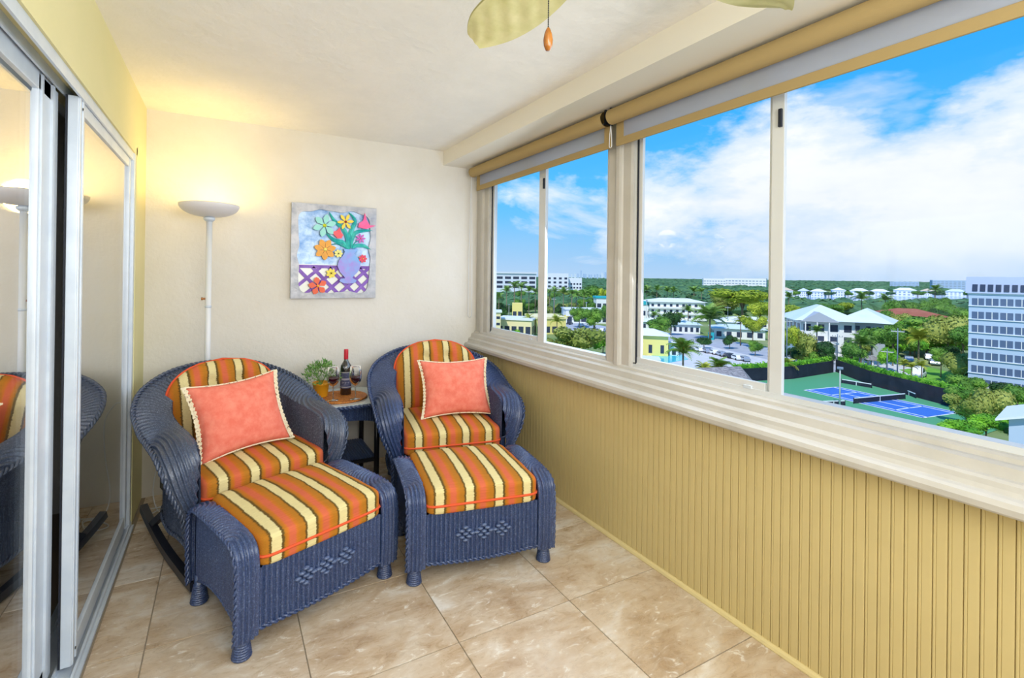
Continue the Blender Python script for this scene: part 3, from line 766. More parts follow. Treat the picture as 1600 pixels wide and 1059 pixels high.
MB().grid(np.stack([x, y, 0*x+.21], 2), x+ax, .0172, .005, sign=1).build('lower_shelf', M['wick'], tt_)
MB().box((-ax, -ay, .185), (ax, ay, .206)).build('shelf_frame', M['black'], tt_)

# tray and things on it
tr = MB(); 
prof = [(0, .004)]
for k in range(40): r_ = .004*k+.004; prof.append((r_, .0045+.0018*abs(math.sin(PI*k/2))))
prof += [(.168, .008), (.176, .012), (.180, .008), (.178, 0), (0, 0)]
mt_tray = pmat('rattan_orange', sr(206, 132, 58), .6, .4, noise=(120, sr(150, 84, 30), .4, .62), bump=(200, .5, .002))
tr.lathe(prof[::-1], 56, sy=.88); o = tr.build('woven_tray', mt_tray, loc=(.685, 3.205, TZ+.001)); tag(o, 'round woven orange mat under the bottle and wine glasses', 'mat')
TT = TZ+.0075
def on_tray(x, y): return (x, y, TT)
bt = empty('wine_bottle', on_tray(.737, 3.268), math.radians(-12), 'dark wine bottle with red foil neck on the woven mat', 'bottle')
MB().lathe([(0, 0), (.034, 0), (.037, .004), (.037, .175), (.034, .195), (.022, .215), (.0145, .228), (.0135, .30), (0, .30)], 32).build('bottle_body', pmat('bottle_glass', sr(20, 18, 26), .08, .8, Coat_Weight=1), bt)
MB().lathe([(.0142, .236), (.0150, .238), (.0150, .296), (.0145, .303), (0, .304)], 24).build('foil_capsule', pmat('red_foil', sr(196, 38, 58), .35, .6), bt)
def band(mb, r, z0, z1, a0, a1, n=20):
    P = np.array([[[r*math.cos(a), r*math.sin(a), z] for z in (z0, z1)] for a in np.linspace(a0, a1, n)]); return mb.grid(P)
band(MB(), .0374, .045, .155, -PI*.98, -.02*PI).build('bottle_label', pmat('label_slate', sr(74, 78, 110), .7, noise=(60, sr(120, 122, 150), .5, .7)), bt)
lbm = pmat('label_cream', sr(220, 214, 200), .7)
for z_ in (.052, .150): band(MB(), .0377, z_, z_+.003, -PI*.98, -.02*PI).build('label_border', lbm, bt)
mb = MB(); band(mb, .0377, .100, .112, -PI*.78, -.3*PI)
for k in range(5): band(mb, .0379, .078+.004*(k % 2), .088, -PI*(.72-.09*k), -PI*(.68-.09*k), 3)
mb.build('label_crest', pmat('label_pale', sr(178, 174, 190), .7), bt)
glassm = bpy.data.materials.new('clear_glass'); glassm.use_nodes = True
gb = glassm.node_tree.nodes['Principled BSDF']; gb.inputs['Transmission Weight'].default_value = 1; gb.inputs['Roughness'].default_value = 0; gb.inputs['IOR'].default_value = 1.25
winem = pmat('red_wine', sr(52, 6, 18), .08, .6)
def wineglass(loc, label):
    g_ = empty('wine_glass', loc, 0, label, 'wine glass', 'glasses of red wine on the woven mat')
    MB().lathe([(.0335, .215), (.040, .165), (.041, .145), (.036, .118), (.020, .098), (.0045, .090), (.0035, .080), (.0035, .010), (.010, .004), (.036, .001), (.036, 0), (0, 0)], 32).build('glass_bowl', glassm, g_)
    MB().lathe([(0, .1485), (.0385, .1485), (.0385, .142), (.034, .120), (.019, .1005), (0, .096)], 28).build('wine', winem, g_)
    return g_
wineglass(on_tray(.627, 3.139), 'glass of red wine on the mat beside the potted plant')
wineglass(on_tray(.764, 3.11), 'glass of red wine on the mat to the right of the bottle')
pp = empty('potted_plant', on_tray(.576, 3.275), 0, 'small bushy green plant in a mustard pot on the woven mat', 'plant')
MB().lathe([(0, 0), (.040, 0), (.043, .004), (.052, .078), (.056, .080), (.056, .094), (.050, .094), (.048, .075), (0, .075)], 28).build('pot', pmat('mustard_pot', sr(222, 156, 30), .45), pp)
lf = MB()
for k in range(620):
    a = R.uniform(0, 2*PI); el = R.uniform(-.25, 1.35); r_ = R.uniform(.45, 1)**.6
    c = Vector((math.cos(a)*math.cos(el)*.115*r_, math.sin(a)*math.cos(el)*.115*r_, .12+math.sin(el)*.115*r_))
    d_ = (c-Vector((0, 0, .08))).normalized(); d_ += Vector((R.gauss(0, .5), R.gauss(0, .5), R.gauss(0, .4))); d_.normalize()
    s_ = d_.cross(Vector((R.gauss(0, 1), R.gauss(0, 1), R.gauss(0, 1)))).normalized(); L_ = R.uniform(.018, .032)
    lf.add([c, c+d_*L_*.5+s_*L_*.17, c+d_*L_, c+d_*L_*.5-s_*L_*.17], [(0, 1, 2, 3)], False)
leafm = pmat('herb_leaf', sr(74, 130, 58), .5, .4, noise=(40, sr(150, 186, 96), .42, .66)); tag(lf.build('foliage', leafm, pp), kind='stuff')
for k in range(14):
    a = 2*PI*k/14; MB().tube([(0, 0, .075), (math.cos(a)*.03, math.sin(a)*.03, .13), (math.cos(a)*.07, math.sin(a)*.07, .17+.02*(k % 3))], .0015, 4).build('stem', leafm, pp)

# ================================================================== FLOOR LAMP
lp = empty('floor_lamp', (-.088, 3.33, 0), 0, 'tall white torchiere floor lamp standing behind the left rocking chair', 'lamp')
MB().lathe([(0, 0), (.14, 0), (.145, .008), (.14, .022), (.03, .034), (0, .036)], 40).build('base', M['white'], lp)
MB().lathe([(.0165, .03), (.0165, 1.715), (0, 1.715)], 20).build('pole', M['white'], lp)
for z in (.60, 1.18): MB().lathe([(.017, 0), (.0185, .002), (.0185, .012), (.017, .014)], 20).build('pole_ring', M['alu'], lp, loc=(0, 0, z))
MB().lathe([(0, 0), (.006, 0), (.007, .012), (.009, .014), (.009, .022), (0, .022)], 12).build('switch_knob', M['wood'], lp, loc=(-.016, -.004, 1.235), rot=(0, -PI/2, 0))
MB().lathe([(.018, 1.705), (.03, 1.715), (.034, 1.728), (.02, 1.735), (0, 1.735)], 24).build('collar', M['alu'], lp)
bowl = []
for k in range(15): t = k/14; bowl.append((.024+.142*math.sin(t*PI/2), 1.735+.072*(1-math.cos(t*PI/2))))
bowl2 = [(r_-.005, z+.003) for r_, z in bowl[::-1]]; bowl2[-1] = (0, 1.741)
MB().lathe(bowl+bowl2, 48).build('bowl_shade', pmat('bowl_white', sr(222, 220, 222), .35, .5), lp)
bulb = light('lamp_bulb', 'POINT', (0, 0, 1.785), 6, (1, .69, .20), .09); bulb.parent = lp

# cords by the wall
o = MB().box((-.440, 3.30, .60), (-.416, 3.345, .70), .003).build('wall_outlet', M['white']); tag(o, 'small white outlet cover low on the left wall', 'outlet')
o = MB().tube(catmull([(-.418, 3.32, .65), (-.38, 3.33, .64), (-.33, 3.36, .54), (-.33, 3.38, .34), (-.36, 3.36, .12), (-.33, 3.30, .012), (-.27, 3.25, .012), (-.25, 3.32, .02), (-.34, 3.24, .028), (-.38, 3.2, .012), (-.30, 3.18, .012), (-.26, 3.27, .03), (-.36, 3.29, .03), (-.30, 3.34, .012), (-.1, 3.40, .012)], 120).tolist(), .0032, 6).build('lamp_cord', M['white']); tag(o, 'white cord hanging from the outlet and coiled on the floor', 'cord')

# ================================================================== WALL ART
art = empty('wall_art', (.705, 3.55, 1.555), 0, 'square metal wall art of flowers in a purple vase on the back wall', 'wall art')
AW, AH_ = .60, .67
def P2(px_, py_):  # artwork coordinates: 0..1000 crop pixels -> metres from centre
    return ((px_-530)/775*AW, -(py_-530)/870*AH_)
M['foil'] = pmat('brushed_silver', sr(184, 186, 192), .42, .5, .3, noise=(14, sr(140, 146, 160), .4, .7), bump=(9, .8, .01))
M['artbg'] = pmat('swirled_blue_metal', sr(176, 200, 226), .35, .6, .3, noise=(11, sr(70, 124, 184), .42, .7), bump=(12, .6, .01))
def flat(name, pts, y0, y1, mat, parent=art):
    pts = [P2(*p) for p in pts]
    return MB().prism(pts, 'y', -y0, -y1).build(name, mat, parent)
MB().box((-AW/2+.02, -.022, -AH_/2+.02), (AW/2-.02, -.002, AH_/2-.02)).build('backing', M['artbg'], art)
# wavy frame: outer rectangle, scalloped inner edge
nn = 160; P = np.zeros((nn, 2, 2))
for i in range(nn):
    a = 2*PI*i/nn; c_, s_ = math.cos(a), math.sin(a); k = max(abs(c_), abs(s_)); ox, oz = c_/k*AW/2, s_/k*AH_/2
    e = 9; k2 = (abs(c_)**e+abs(s_)**e)**(1/e); wv = 1-.022*math.sin(a*9+.6)-.012*math.sin(a*15)
    P[i, 0] = (ox, oz); P[i, 1] = (c_/k2*(AW/2-.048)*wv, s_/k2*(AH_/2-.044)*wv)
vs = []; fs = []
for i in range(nn):
    (a, b_), (c_, d_) = P[i]
    vs += [(a, -.002, b_), (a, -.036, b_), (c_, -.038, d_), (c_, -.022, d_)]
for i in range(nn):
    j = (i+1) % nn
    for k in range(3): fs.append((4*i+k, 4*i+k+1, 4*j+k+1, 4*j+k))
MB().add(vs, fs, False).build('frame', M['foil'], art)
purple = pmat('purple_paint', sr(118, 72, 178), .4, noise=(12, sr(150, 110, 205), .4, .7)); teal = pmat('teal_paint', sr(40, 178, 182), .35, noise=(14, sr(96, 222, 206), .4, .7))
MB().prism([P2(*p) for p in ((205, 650), (880, 655), (885, 940), (190, 940))], 'y', .023-.046, -.0225).build('table_panel', pmat('pale_metal', sr(206, 208, 200), .35, .6, .3), art)
# lattice
def strip(a, b_, w_, y0, y1, name, mat):
    a, b_ = Vector(P2(*a)), Vector(P2(*b_)); d_ = (b_-a).normalized(); n_ = Vector((-d_.y, d_.x))*w_/2
    MB().prism([tuple(a+n_), tuple(b_+n_), tuple(b_-n_), tuple(a-n_)], 'y', -y0, -y1).build(name, mat, art)
for a, b_ in (((200, 672), (880, 672)),): strip(a, b_, .022, .024, .030, 'lattice_bar', purple)
for a, b_ in (((200, 690), (430, 930)), ((330, 680), (570, 930)), ((480, 680), (720, 930)), ((620, 680), (850, 930)), ((760, 680), (880, 800))): strip(a, b_, .024, .024, .030, 'lattice_bar', purple)
for a, b_ in (((400, 680), (200, 850)), ((560, 680), (250, 940)), ((700, 690), (420, 935)), ((850, 680), (560, 935)), ((880, 760), (700, 935)), ((884, 880), (820, 935))): strip(a, b_, .022, .026, .033, 'lattice_bar', purple)
# vase
vp = [(600, 498), (615, 528), (600, 560), (562, 610), (550, 665), (572, 720), (612, 762), (620, 775), (575, 785), (568, 805), (610, 825), (660, 828), (715, 818), (728, 795), (690, 775), (690, 765), (735, 720), (765, 665), (755, 610), (722, 565), (705, 540), (722, 520), (728, 500), (665, 505)]
flat('vase', vp, .038, .052, pmat('vase_lilac', sr(160, 138, 226), .3, noise=(8, sr(120, 175, 240), .4, .6)))
def leaf(pts, w_, name='leaf', mat=teal, y=.034):
    C_ = catmull([P2(*p) for p in pts], 24); T = np.gradient(C_, axis=0); T /= np.linalg.norm(T, axis=1, keepdims=True); n_ = np.stack([-T[:, 1], T[:, 0]], 1)
    t = np.linspace(0, 1, 24); ww = w_*.62*(np.sin(PI*np.clip(t*.93+.07, 0, 1))**.7)[:, None]*.5
    A = C_+n_*ww; B = C_-n_*ww; vs = []; fs = []
    for i in range(24): vs += [(A[i, 0], -y, A[i, 1]), (C_[i, 0], -y-.008, C_[i, 1]), (B[i, 0], -y, B[i, 1]), (C_[i, 0], -y+.004, C_[i, 1])]
    for i in range(23):
        for k in range(4): fs.append((4*i+k, 4*i+(k+1) % 4, 4*i+4+(k+1) % 4, 4*i+4+k))
    MB().add(vs, fs, False).build(name, mat, art)
for pts, w_ in (([(630, 500), (640, 400), (600, 310), (520, 240), (470, 160)], .05), ([(660, 500), (650, 400), (690, 300), (710, 220), (650, 150)], .05), ([(680, 490), (690, 400), (720, 340), (800, 318), (885, 312)], .045),
               ([(650, 500), (600, 440), (520, 420), (440, 355)], .05), ([(690, 490), (730, 465), (800, 465), (865, 498)], .045), ([(640, 498), (590, 470), (545, 455), (470, 470)], .018), ([(665, 498), (662, 440), (668, 380), (680, 330)], .02), ([(672, 490), (700, 460), (720, 430), (740, 420)], .012)): leaf(pts, w_)
def flower(cx_, cy_, r_, n_, c1, c2, rin=.3, wd=.8, a0=0):
    c1m = pmat('petal_paint', c1, .35); fl = empty('flower', (P2(cx_, cy_)[0], -.046, P2(cx_, cy_)[1])); fl.parent = art
    rm = r_/775*AW
    for k in range(n_):
        a = a0+2*PI*k/n_; vs = []; L_ = rm
        prof_ = [(0, 0), (.25, .10), (.6, .24*wd), (.85, .15*wd), (1, 0), (.85, -.15*wd), (.6, -.24*wd), (.25, -.10)]
        pts = [((u_*math.cos(a)-v_*math.sin(a))*L_, (u_*math.sin(a)+v_*math.cos(a))*L_) for u_, v_ in prof_]
        MB().prism(pts, 'y', -.0, -.007).build('petal', c1m, fl)
    MB().lathe([(0, 0), (rm*.16, 0), (rm*.14, .004), (0, .006)], 12).build('flower_centre', pmat('centre_paint', c2, .4), fl, loc=(0, -.007, 0), rot=(PI/2, 0, 0))
flower(428, 292, 108, 6, sr(150, 222, 214), sr(190, 200, 40), a0=.3, wd=1.1)
flower(618, 245, 78, 6, sr(246, 214, 60), sr(150, 50, 30), a0=.1)
flower(435, 512, 100, 7, sr(232, 160, 30), sr(250, 235, 120), a0=.2, wd=1.2)
flower(762, 395, 48, 7, sr(205, 90, 190), sr(240, 110, 120))
flower(556, 546, 40, 7, sr(238, 232, 130), sr(60, 60, 30), wd=1.2)
flower(785, 588, 42, 7, sr(228, 60, 90), sr(250, 190, 80), wd=1.2)
flower(492, 732, 48, 7, sr(240, 220, 70), sr(110, 80, 20), wd=1.2)
flower(375, 850, 84, 5, sr(235, 96, 56), sr(250, 170, 60), a0=.5, wd=1.4)
def tulip(pts, c, nm='tulip'):
    flat(nm, pts, .040, .052, pmat('tulip_paint', c, .35, noise=(20, (min(1, c[0]*1.2), c[1]*.6, c[2]*.7), .4, .7)))
tulip([(738, 290), (745, 250), (785, 222), (800, 150), (818, 215), (850, 265), (905, 265), (860, 285), (815, 302)], sr(238, 100, 165))
tulip([(492, 350), (540, 332), (565, 300), (578, 345), (598, 372), (582, 402), (545, 405), (520, 378)], sr(240, 90, 100))

# ================================================================== CEILING FAN
fan = empty('ceiling_fan', (.86, .86, 2.40), 0, 'ceiling fan with pale leaf-shaped blades above the room', 'fan')
MB().lathe([(0, 0), (.07, 0), (.07, -.03), (.02, -.05), (.02, -.08), (.11, -.09), (.13, -.12), (.13, -.19), (.09, -.215), (0, -.22)][::-1], 32).build('motor_housing', M['fan'], fan)
nb = 40
P = np.zeros((nb, 21, 3)); rad = []
for i in range(nb):
    t = i/(nb-1); wv = .112*math.sin(PI*min(1, (t*.94+.03)))**.62*(.55+.55*t if t < .8 else 1)
    for j in range(21):
        q = (j-10)/10; r_ = .11+.535*t
        rib = .0022*math.sin((t*6+q*1.1)*2*PI)*(1-abs(q)**3)
        P[i, j] = (r_, q*wv, -.155+.012*q*q*0-.02*t+rib+q*.018)
def blade_mesh():
    mb = MB().grid(P); Q = P.copy(); Q[..., 2] += .008; mb.grid(Q[:, ::-1]); 
    return mb.mesh('fan_blade', M['fan'])
bmx = blade_mesh()
for a in (98, 0, 190, 279): link('fan_blade', bmx, fan, (0, 0, 0), (0, 0, math.radians(a)))
ch = empty('pull_chain', (.728, .999, 2.20), 0, 'beaded pull chain with an amber wooden fob hanging from the fan', 'pull chain')
cb = MB()
for k in range(36): cb.add(*ellipsoid((0, 0, -.0046*k), (.0021,)*3, 6, 4))
cb.build('beads', M['black'], ch)
MB().lathe([(0, -.055), (.006, -.054), (.011, -.042), (.0125, -.028), (.010, -.012), (.006, -.001), (.003, .004), (0, .005)], 20).build('fob', M['wood'], ch, loc=(0, 0, -.168))
MB().tube([(0, 0, 0), (.0, -.01, .012), (.055, -.062, .012)], .003, 5).build('chain_arm', M['fan'], ch)

# ================================================================== OUTSIDE: seen from a high floor, the ground lies 25 m below the eye
GZ = CH-25.0
def rayd(u, v): return _F+_RR*((u-PX)/FPX)-_UU*((v-PY)/FPX)
def at(u, v, z=GZ):
    d = rayd(u, v); t = (z-CH)/d.z; return Vector((d.x*t, d.y*t, z))
def atd(u, v, dist):                       # point at a given depth along the view
    d = rayd(u, v); return Vector((d.x*dist, d.y*dist, CH+d.z*dist))
def depth(p): return p.x*_F.x+p.y*_F.y+(p.z-CH)*_F.z
O = {}
def om(key, c, **k): O[key] = pmat(key, sr(*c), **k); return O[key]
om('ground_green', (112, 140, 72), rough=1, noise=(.05, sr(150, 160, 110), .4, .65))
om('asphalt', (168, 174, 186), rough=.9, noise=(.4, sr(186, 190, 200), .3, .7)); om('paving', (222, 222, 222), rough=.9, noise=(.5, sr(205, 205, 208), .3, .7))
om('lawn', (96, 160, 46), rough=1, noise=(.3, sr(130, 186, 66), .35, .65)); om('court_green', (88, 164, 118), rough=.8); om('court_blue', (64, 118, 206), rough=.7); om('line_white', (240, 244, 250), rough=.7)
om('white_wall', (240, 240, 238), rough=.8); om('cream_wall', (246, 232, 180), rough=.8); om('yellow_wall', (246, 228, 140), rough=.8); om('gray_wall', (178, 184, 194), rough=.8); om('blue_wall', (186, 204, 226), rough=.8)
om('office_wall', (236, 240, 246), rough=.8); om('haze_wall', (206, 218, 232), rough=.9); om('haze_blue', (168, 192, 222), rough=.9)  # distance haze is put into the colour of the hazy walls and windows
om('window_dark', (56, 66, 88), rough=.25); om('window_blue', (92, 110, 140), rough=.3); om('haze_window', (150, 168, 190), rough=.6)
om('white_roof', (236, 240, 244), rough=.6); om('metal_roof', (206, 224, 226), rough=.5, noise=(.2, sr(226, 236, 236), .3, .7)); om('red_roof', (178, 108, 84), rough=.9, noise=(.6, sr(150, 84, 66), .35, .7)); om('tan_roof', (214, 196, 172), rough=.9)
om('shingle', (168, 164, 162), rough=.95, noise=(2.2, sr(120, 116, 118), .4, .6)); om('teal_awning', (40, 178, 190), rough=.6); om('mansard', (176, 188, 214), rough=.7)
om('water', (132, 172, 214), rough=.12, spec=.6); om('pool', (70, 206, 226), rough=.15); om('screen_black', (30, 36, 50), rough=.9, noise=(.5, sr(46, 52, 68), .35, .7)); om('net', (36, 44, 60), rough=.9)
om('trunk', (150, 134, 112), rough=.9, noise=(3, sr(110, 96, 78), .4, .6)); om('pole', (206, 208, 204), rough=.6); om('gray_pole', (122, 138, 158), rough=.6); om('slide_green', (52, 186, 120), rough=.4)
om('car_white', (240, 242, 246), rough=.25); om('car_silver', (176, 186, 200), rough=.25, metal=.4); om('car_dark', (50, 56, 70), rough=.25); om('tyre', (30, 30, 32), rough=.8)
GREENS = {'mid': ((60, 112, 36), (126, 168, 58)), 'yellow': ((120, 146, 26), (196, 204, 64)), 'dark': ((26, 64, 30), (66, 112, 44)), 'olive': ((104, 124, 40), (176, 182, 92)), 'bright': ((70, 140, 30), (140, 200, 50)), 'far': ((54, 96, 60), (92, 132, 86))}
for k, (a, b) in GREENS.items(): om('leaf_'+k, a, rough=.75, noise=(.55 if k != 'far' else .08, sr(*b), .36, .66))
om('frond', (92, 140, 52), rough=.6, noise=(.9, sr(150, 182, 84), .35, .65)); om('frond_yellow', (150, 168, 50), rough=.6, noise=(.9, sr(206, 206, 96), .35, .65))

def poly_ground(name, px, dz, mat, kind='structure', label=None, cat=None, zoff=0):
    P = [at(*p) for p in px]; b = [(p.x, p.y) for p in P]
    o = MB().prism(b, 'z', GZ+dz-.06, GZ+dz).build(name, mat); return tag(o, label, cat, kind=kind)
struct('ground', MB().box((-200, 3, GZ-1), (9000, 9000, GZ)), O['ground_green'])
poly_ground('road', [(1030, 522), (1065, 518), (1200, 543), (1330, 566), (1450, 598), (1520, 640), (1450, 640), (1300, 590), (1200, 566), (1040, 532)], .03, O['asphalt'])
poly_ground('parking_lot', [(1015, 534), (1080, 534), (1215, 566), (1120, 600), (1010, 570)], .09, O['paving'])
poly_ground('pavement', [(1330, 562), (1390, 566), (1480, 590), (1450, 604), (1370, 582)], .10, O['paving'])
poly_ground('street', [(770, 506), (830, 508), (960, 530), (1000, 536), (960, 512), (850, 494), (770, 492)], .05, O['asphalt'])
poly_ground('lawn', [(1405, 578), (1450, 574), (1560, 600), (1620, 640), (1540, 640), (1470, 606)], .14, O['lawn'])
poly_ground('bay_water', [(1150, 458), (1320, 457), (1640, 462), (1640, 475), (1400, 474), (1280, 477), (1160, 474)], .05, O['water'])
poly_ground('court_surface', [(1140, 598), (1240, 592.5), (1302, 582.5), (1306, 581.5), (1360, 602.5), (1420, 618.5), (1500, 640), (1570, 668), (1480, 700), (1180, 690), (1120, 640)], .12, O['court_green'])
# tennis court in its own frame
A, B_, C_, D_ = [at(*p) for p in ((1254, 610.5), (1310.4, 605.3), (1492, 645), (1449, 655))]
ct = empty('tennis_court', (0, 0, 0), 0, 'blue and green tennis court with white lines beyond the hedge', 'tennis court')
cen = (A+B_+C_+D_)/4; ex = ((C_-B_)+(D_-A)).normalized(); ey = Vector((-ex.y, ex.x, 0)); 
if ey.dot(B_-A) < 0: ey = -ey
Lx, Ly = ((C_-B_).length+(D_-A).length)/4, ((B_-A).length+(C_-D_).length)/4
ct.location = (cen.x, cen.y, GZ+.13); ct.rotation_euler = (0, 0, math.atan2(ex.y, ex.x)); fl = 1 if ex.cross(ey).z > 0 else -1
MB().box((-Lx, -Ly, -.02), (Lx, Ly, .02)).build('playing_surface', O['court_blue'], ct)
def cline(a, b, w_=.13):
    a, b = Vector(a), Vector(b); d_ = (b-a).normalized(); n_ = Vector((-d_.y, d_.x))*w_; a -= d_*w_; b += d_*w_
    MB().prism([tuple(a+n_), tuple(b+n_), tuple(b-n_), tuple(a-n_)], 'z', .02, .045).build('court_line', O['line_white'], ct)
L6 = Lx*.54
for a, b in (((-Lx, -Ly), (Lx, -Ly)), ((-Lx, Ly), (Lx, Ly)), ((-Lx, -Ly), (-Lx, Ly)), ((Lx, -Ly), (Lx, Ly)), ((-Lx, -Ly*.75), (Lx, -Ly*.75)), ((-Lx, Ly*.75), (Lx, Ly*.75)), ((-L6, -Ly*.75), (-L6, Ly*.75)), ((L6, -Ly*.75), (L6, Ly*.75)), ((-L6, 0), (L6, 0))): cline(a, b)
def net(p0, p1, h_, label, grp, w_=.09):
    r = empty('net', ((p0.x+p1.x)/2, (p0.y+p1.y)/2, GZ+.12), math.atan2(p1.y-p0.y, p1.x-p0.x), label, 'net', grp); L_ = (p1-p0).length/2
    MB().box((-L_, -.02, .05), (L_, .02, h_-.12)).build('mesh_net', O['net'], r)
    MB().box((-L_, -.05, h_-.14), (L_, .05, h_+.04)).build('top_band', O['line_white'], r)
    for s in (-1, 1): MB().lathe([(w_, 0), (w_, h_+.05), (0, h_+.1)], 8).build('post', O['net'], r, loc=(s*L_, 0, 0))
    MB().box((-.07, -.05, 0), (.07, .05, h_)).build('centre_strap', O['line_white'], r)
net(at(1334, 631.5), at(1414, 624), 1.15, 'long tennis net across the middle of the blue court', None)
net(at(1285, 635), at(1320, 634), .95, 'short practice net on the near side of the court', None)
net(at(1315, 599), at(1362, 607), .95, 'low practice net beside the far fence, left one', None)
net(at(1410, 614), at(1431, 623), .95, 'low practice net beside the far fence, right one', None)
# black windscreen fence with the hedge on top of it
def hedge(pts, h_fence, label, lab2):
    P = [at(*p) for p in pts]
    fe = empty('windscreen_fence', P[0], 0, label, 'fence', None)
    for a, b in zip(P[:-1], P[1:]):
        mb = MB(); mb.tube([tuple(a-P[0]+Vector((0, 0, h_fence/2))), tuple(b-P[0]+Vector((0, 0, h_fence/2)))], h_fence/2*1.414, 4, sq=(.03, 1)); mb.build('screen_panel', O['screen_black'], fe)
    for a, b in zip(P[:-1], P[1:]):
        n_ = max(1, int((b-a).length/6))
        for k in range(n_+1): MB().lathe([(.05, 0), (.05, h_fence+.1), (0, h_fence+.1)], 6).build('post', O['net'], fe, loc=tuple(a+(b-a)*k/n_-P[0]+Vector((0, 0, 0))))
    # clipped hedge behind and above the fence: leafy mass
    mb = MB(); L_ = 0
    for a, b in zip(P[:-1], P[1:]):
        d_ = b-a; n_ = int(d_.length*26); out = Vector((d_.y, -d_.x, 0)).normalized(); out = out if out.dot(Vector((a.x, a.y, 0))) > 0 else -out
        mb.tube([tuple(a+out*.75+Vector((0, 0, (h_fence+1.0)/2))), tuple(b+out*.75+Vector((0, 0, (h_fence+1.0)/2)))], (h_fence+1.0)/2*1.3, 4, sq=(.18, 1))
        for k in range(n_):
            c = a+d_*R.random()+out*R.uniform(.1, 1.5)+Vector((0, 0, h_fence+R.uniform(-.1, 1.15)))
            n1 = Vector((R.gauss(0, 1), R.gauss(0, 1), R.gauss(0, 1)+.8)).normalized(); t1 = n1.orthogonal().normalized(); t2 = n1.cross(t1); s_ = R.uniform(.14, .3)
            mb.add([c+t1*s_, c+t2*s_*.6, c-t1*s_, c-t2*s_*.6], [(0, 1, 2, 3)], False)
    o = mb.build('clipped_hedge', O['leaf_bright']); tag(o, lab2, 'hedge', kind='stuff')
hedge([(1150, 597), (1240, 592), (1302, 582)], 3.2, 'black windscreen fence along the left end of the court', 'bright green hedge above the left end fence of the court')
hedge([(1306, 581), (1360, 602), (1420, 618), (1500, 640)], 3.4, 'black windscreen fence along the far side of the court', 'bright green hedge above the far side fence of the court')

# ---- trees
def crown_mesh(name, mat, seed, lumps=9, n=2400, flat_=.8, leaf=.055):
    r = random.Random(seed); mb = MB(); L_ = []
    for k in range(lumps):
        a = r.uniform(0, 2*PI); q = r.uniform(.15, .62) if k else 0; L_.append((Vector((math.cos(a)*q, math.sin(a)*q, r.uniform(-.22, .34)*flat_)), r.uniform(.30, .46)))
    for c, rr in L_:
        vs, fs = ellipsoid(c, (rr*.86, rr*.86, rr*.8*flat_), 9, 6); mb.add(vs, fs)
    for k in range(n):
        c, rr = L_[k % lumps]; d_ = Vector((r.gauss(0, 1), r.gauss(0, 1), r.gauss(0, 1)+.25)).normalized()
        p = c+Vector((d_.x*rr, d_.y*rr, d_.z*rr*flat_))*r.uniform(.86, 1.1); n1 = (d_+Vector((r.gauss(0, .6), r.gauss(0, .6), r.gauss(0, .6)))).normalized()
        t1 = n1.orthogonal().normalized(); t1 = (Matrix.Rotation(r.uniform(0, 6.3), 3, n1) @ t1); t2 = n1.cross(t1); s_ = leaf*r.uniform(.6, 1.4)
        mb.add([p+t1*s_, p+t2*s_*.6, p-t1*s_, p-t2*s_*.6], [(0, 1, 2, 3)], False)
    return mb.mesh(name, mat)
CM = {(k, v_): crown_mesh('crown', O['leaf_'+k], 10*i+v_, n=1900) for i, k in enumerate(GREENS) for v_ in range(2)}
def limb_mesh():
    mb = MB().tube([(0, 0, -1), (.02, .01, -.4), (.0, .03, .1)], [.075, .055, .03], 8)
    for k in range(5):
        a = 2*PI*k/5+.3; mb.tube([(.01, .01, -.45), (math.cos(a)*.2, math.sin(a)*.2, -.05), (math.cos(a)*.42, math.sin(a)*.42, .2)], [.035, .022, .01], 6)
    return mb.mesh('trunk', O['trunk'])
TM = limb_mesh(); tcount = 0
GB = {'grove left of the apartments': (1360, 1512, 500, 562), 'grove round the hip roofed house': (1210, 1300, 482, 578), 'trees behind the street palms': (850, 955, 466, 500), 'trees at the foot of the offices': (770, 838, 470, 500), 'trees behind the motel': (1002, 1200, 470, 500), 'grove below the apartments': (1500, 1640, 590, 640)}
def tree(u, vb, vt, wpx, kind, label, group=None, full=0):
    """tree standing at ground pixel (u, vb); crown reaches up to vt; wpx wide"""
    global tcount; tcount += 1
    p = at(u, vb); dd = depth(p); H_ = (vb-vt)*dd/FPX; W_ = wpx*dd/FPX
    if label == 'WF': label = '%s tree on the far shore, number %s among the waterfront houses' % (dict(far='bluish', mid='green', dark='dark')[kind], ['one', 'two', 'three', 'four', 'five', 'six', 'seven', 'eight', 'nine', 'ten', 'eleven'][i])
    elif group:
        G_ = GB[group]; tone = dict(mid='mid green', yellow='yellow green', dark='dark green', olive='olive', bright='bright green', far='bluish green')[kind]
        fu, fv = (u-G_[0])/(G_[1]-G_[0]), (vb-G_[2])/(G_[3]-G_[2])
        label = '%s tree at the %s %s of %s' % (tone, ['back', 'middle', 'front'][min(2, max(0, int(fv*3)))], ['far left', 'left', 'centre', 'right', 'far right'][min(4, max(0, int(fu*5)))], label)
    t = empty('broadleaf_tree', p, R.uniform(0, 6), label, 'tree', group)
    ch_ = H_*(.62 if not full else .9); zc = H_-ch_/2
    link('crown', CM[(kind, tcount % 2)], t, (0, 0, zc), None, (W_/2/.92, W_/2/.92, ch_/2/.72))
    link('trunk', TM, t, (0, 0, zc*.98), None, (W_/2*.62, W_/2*.62, zc))
    return t
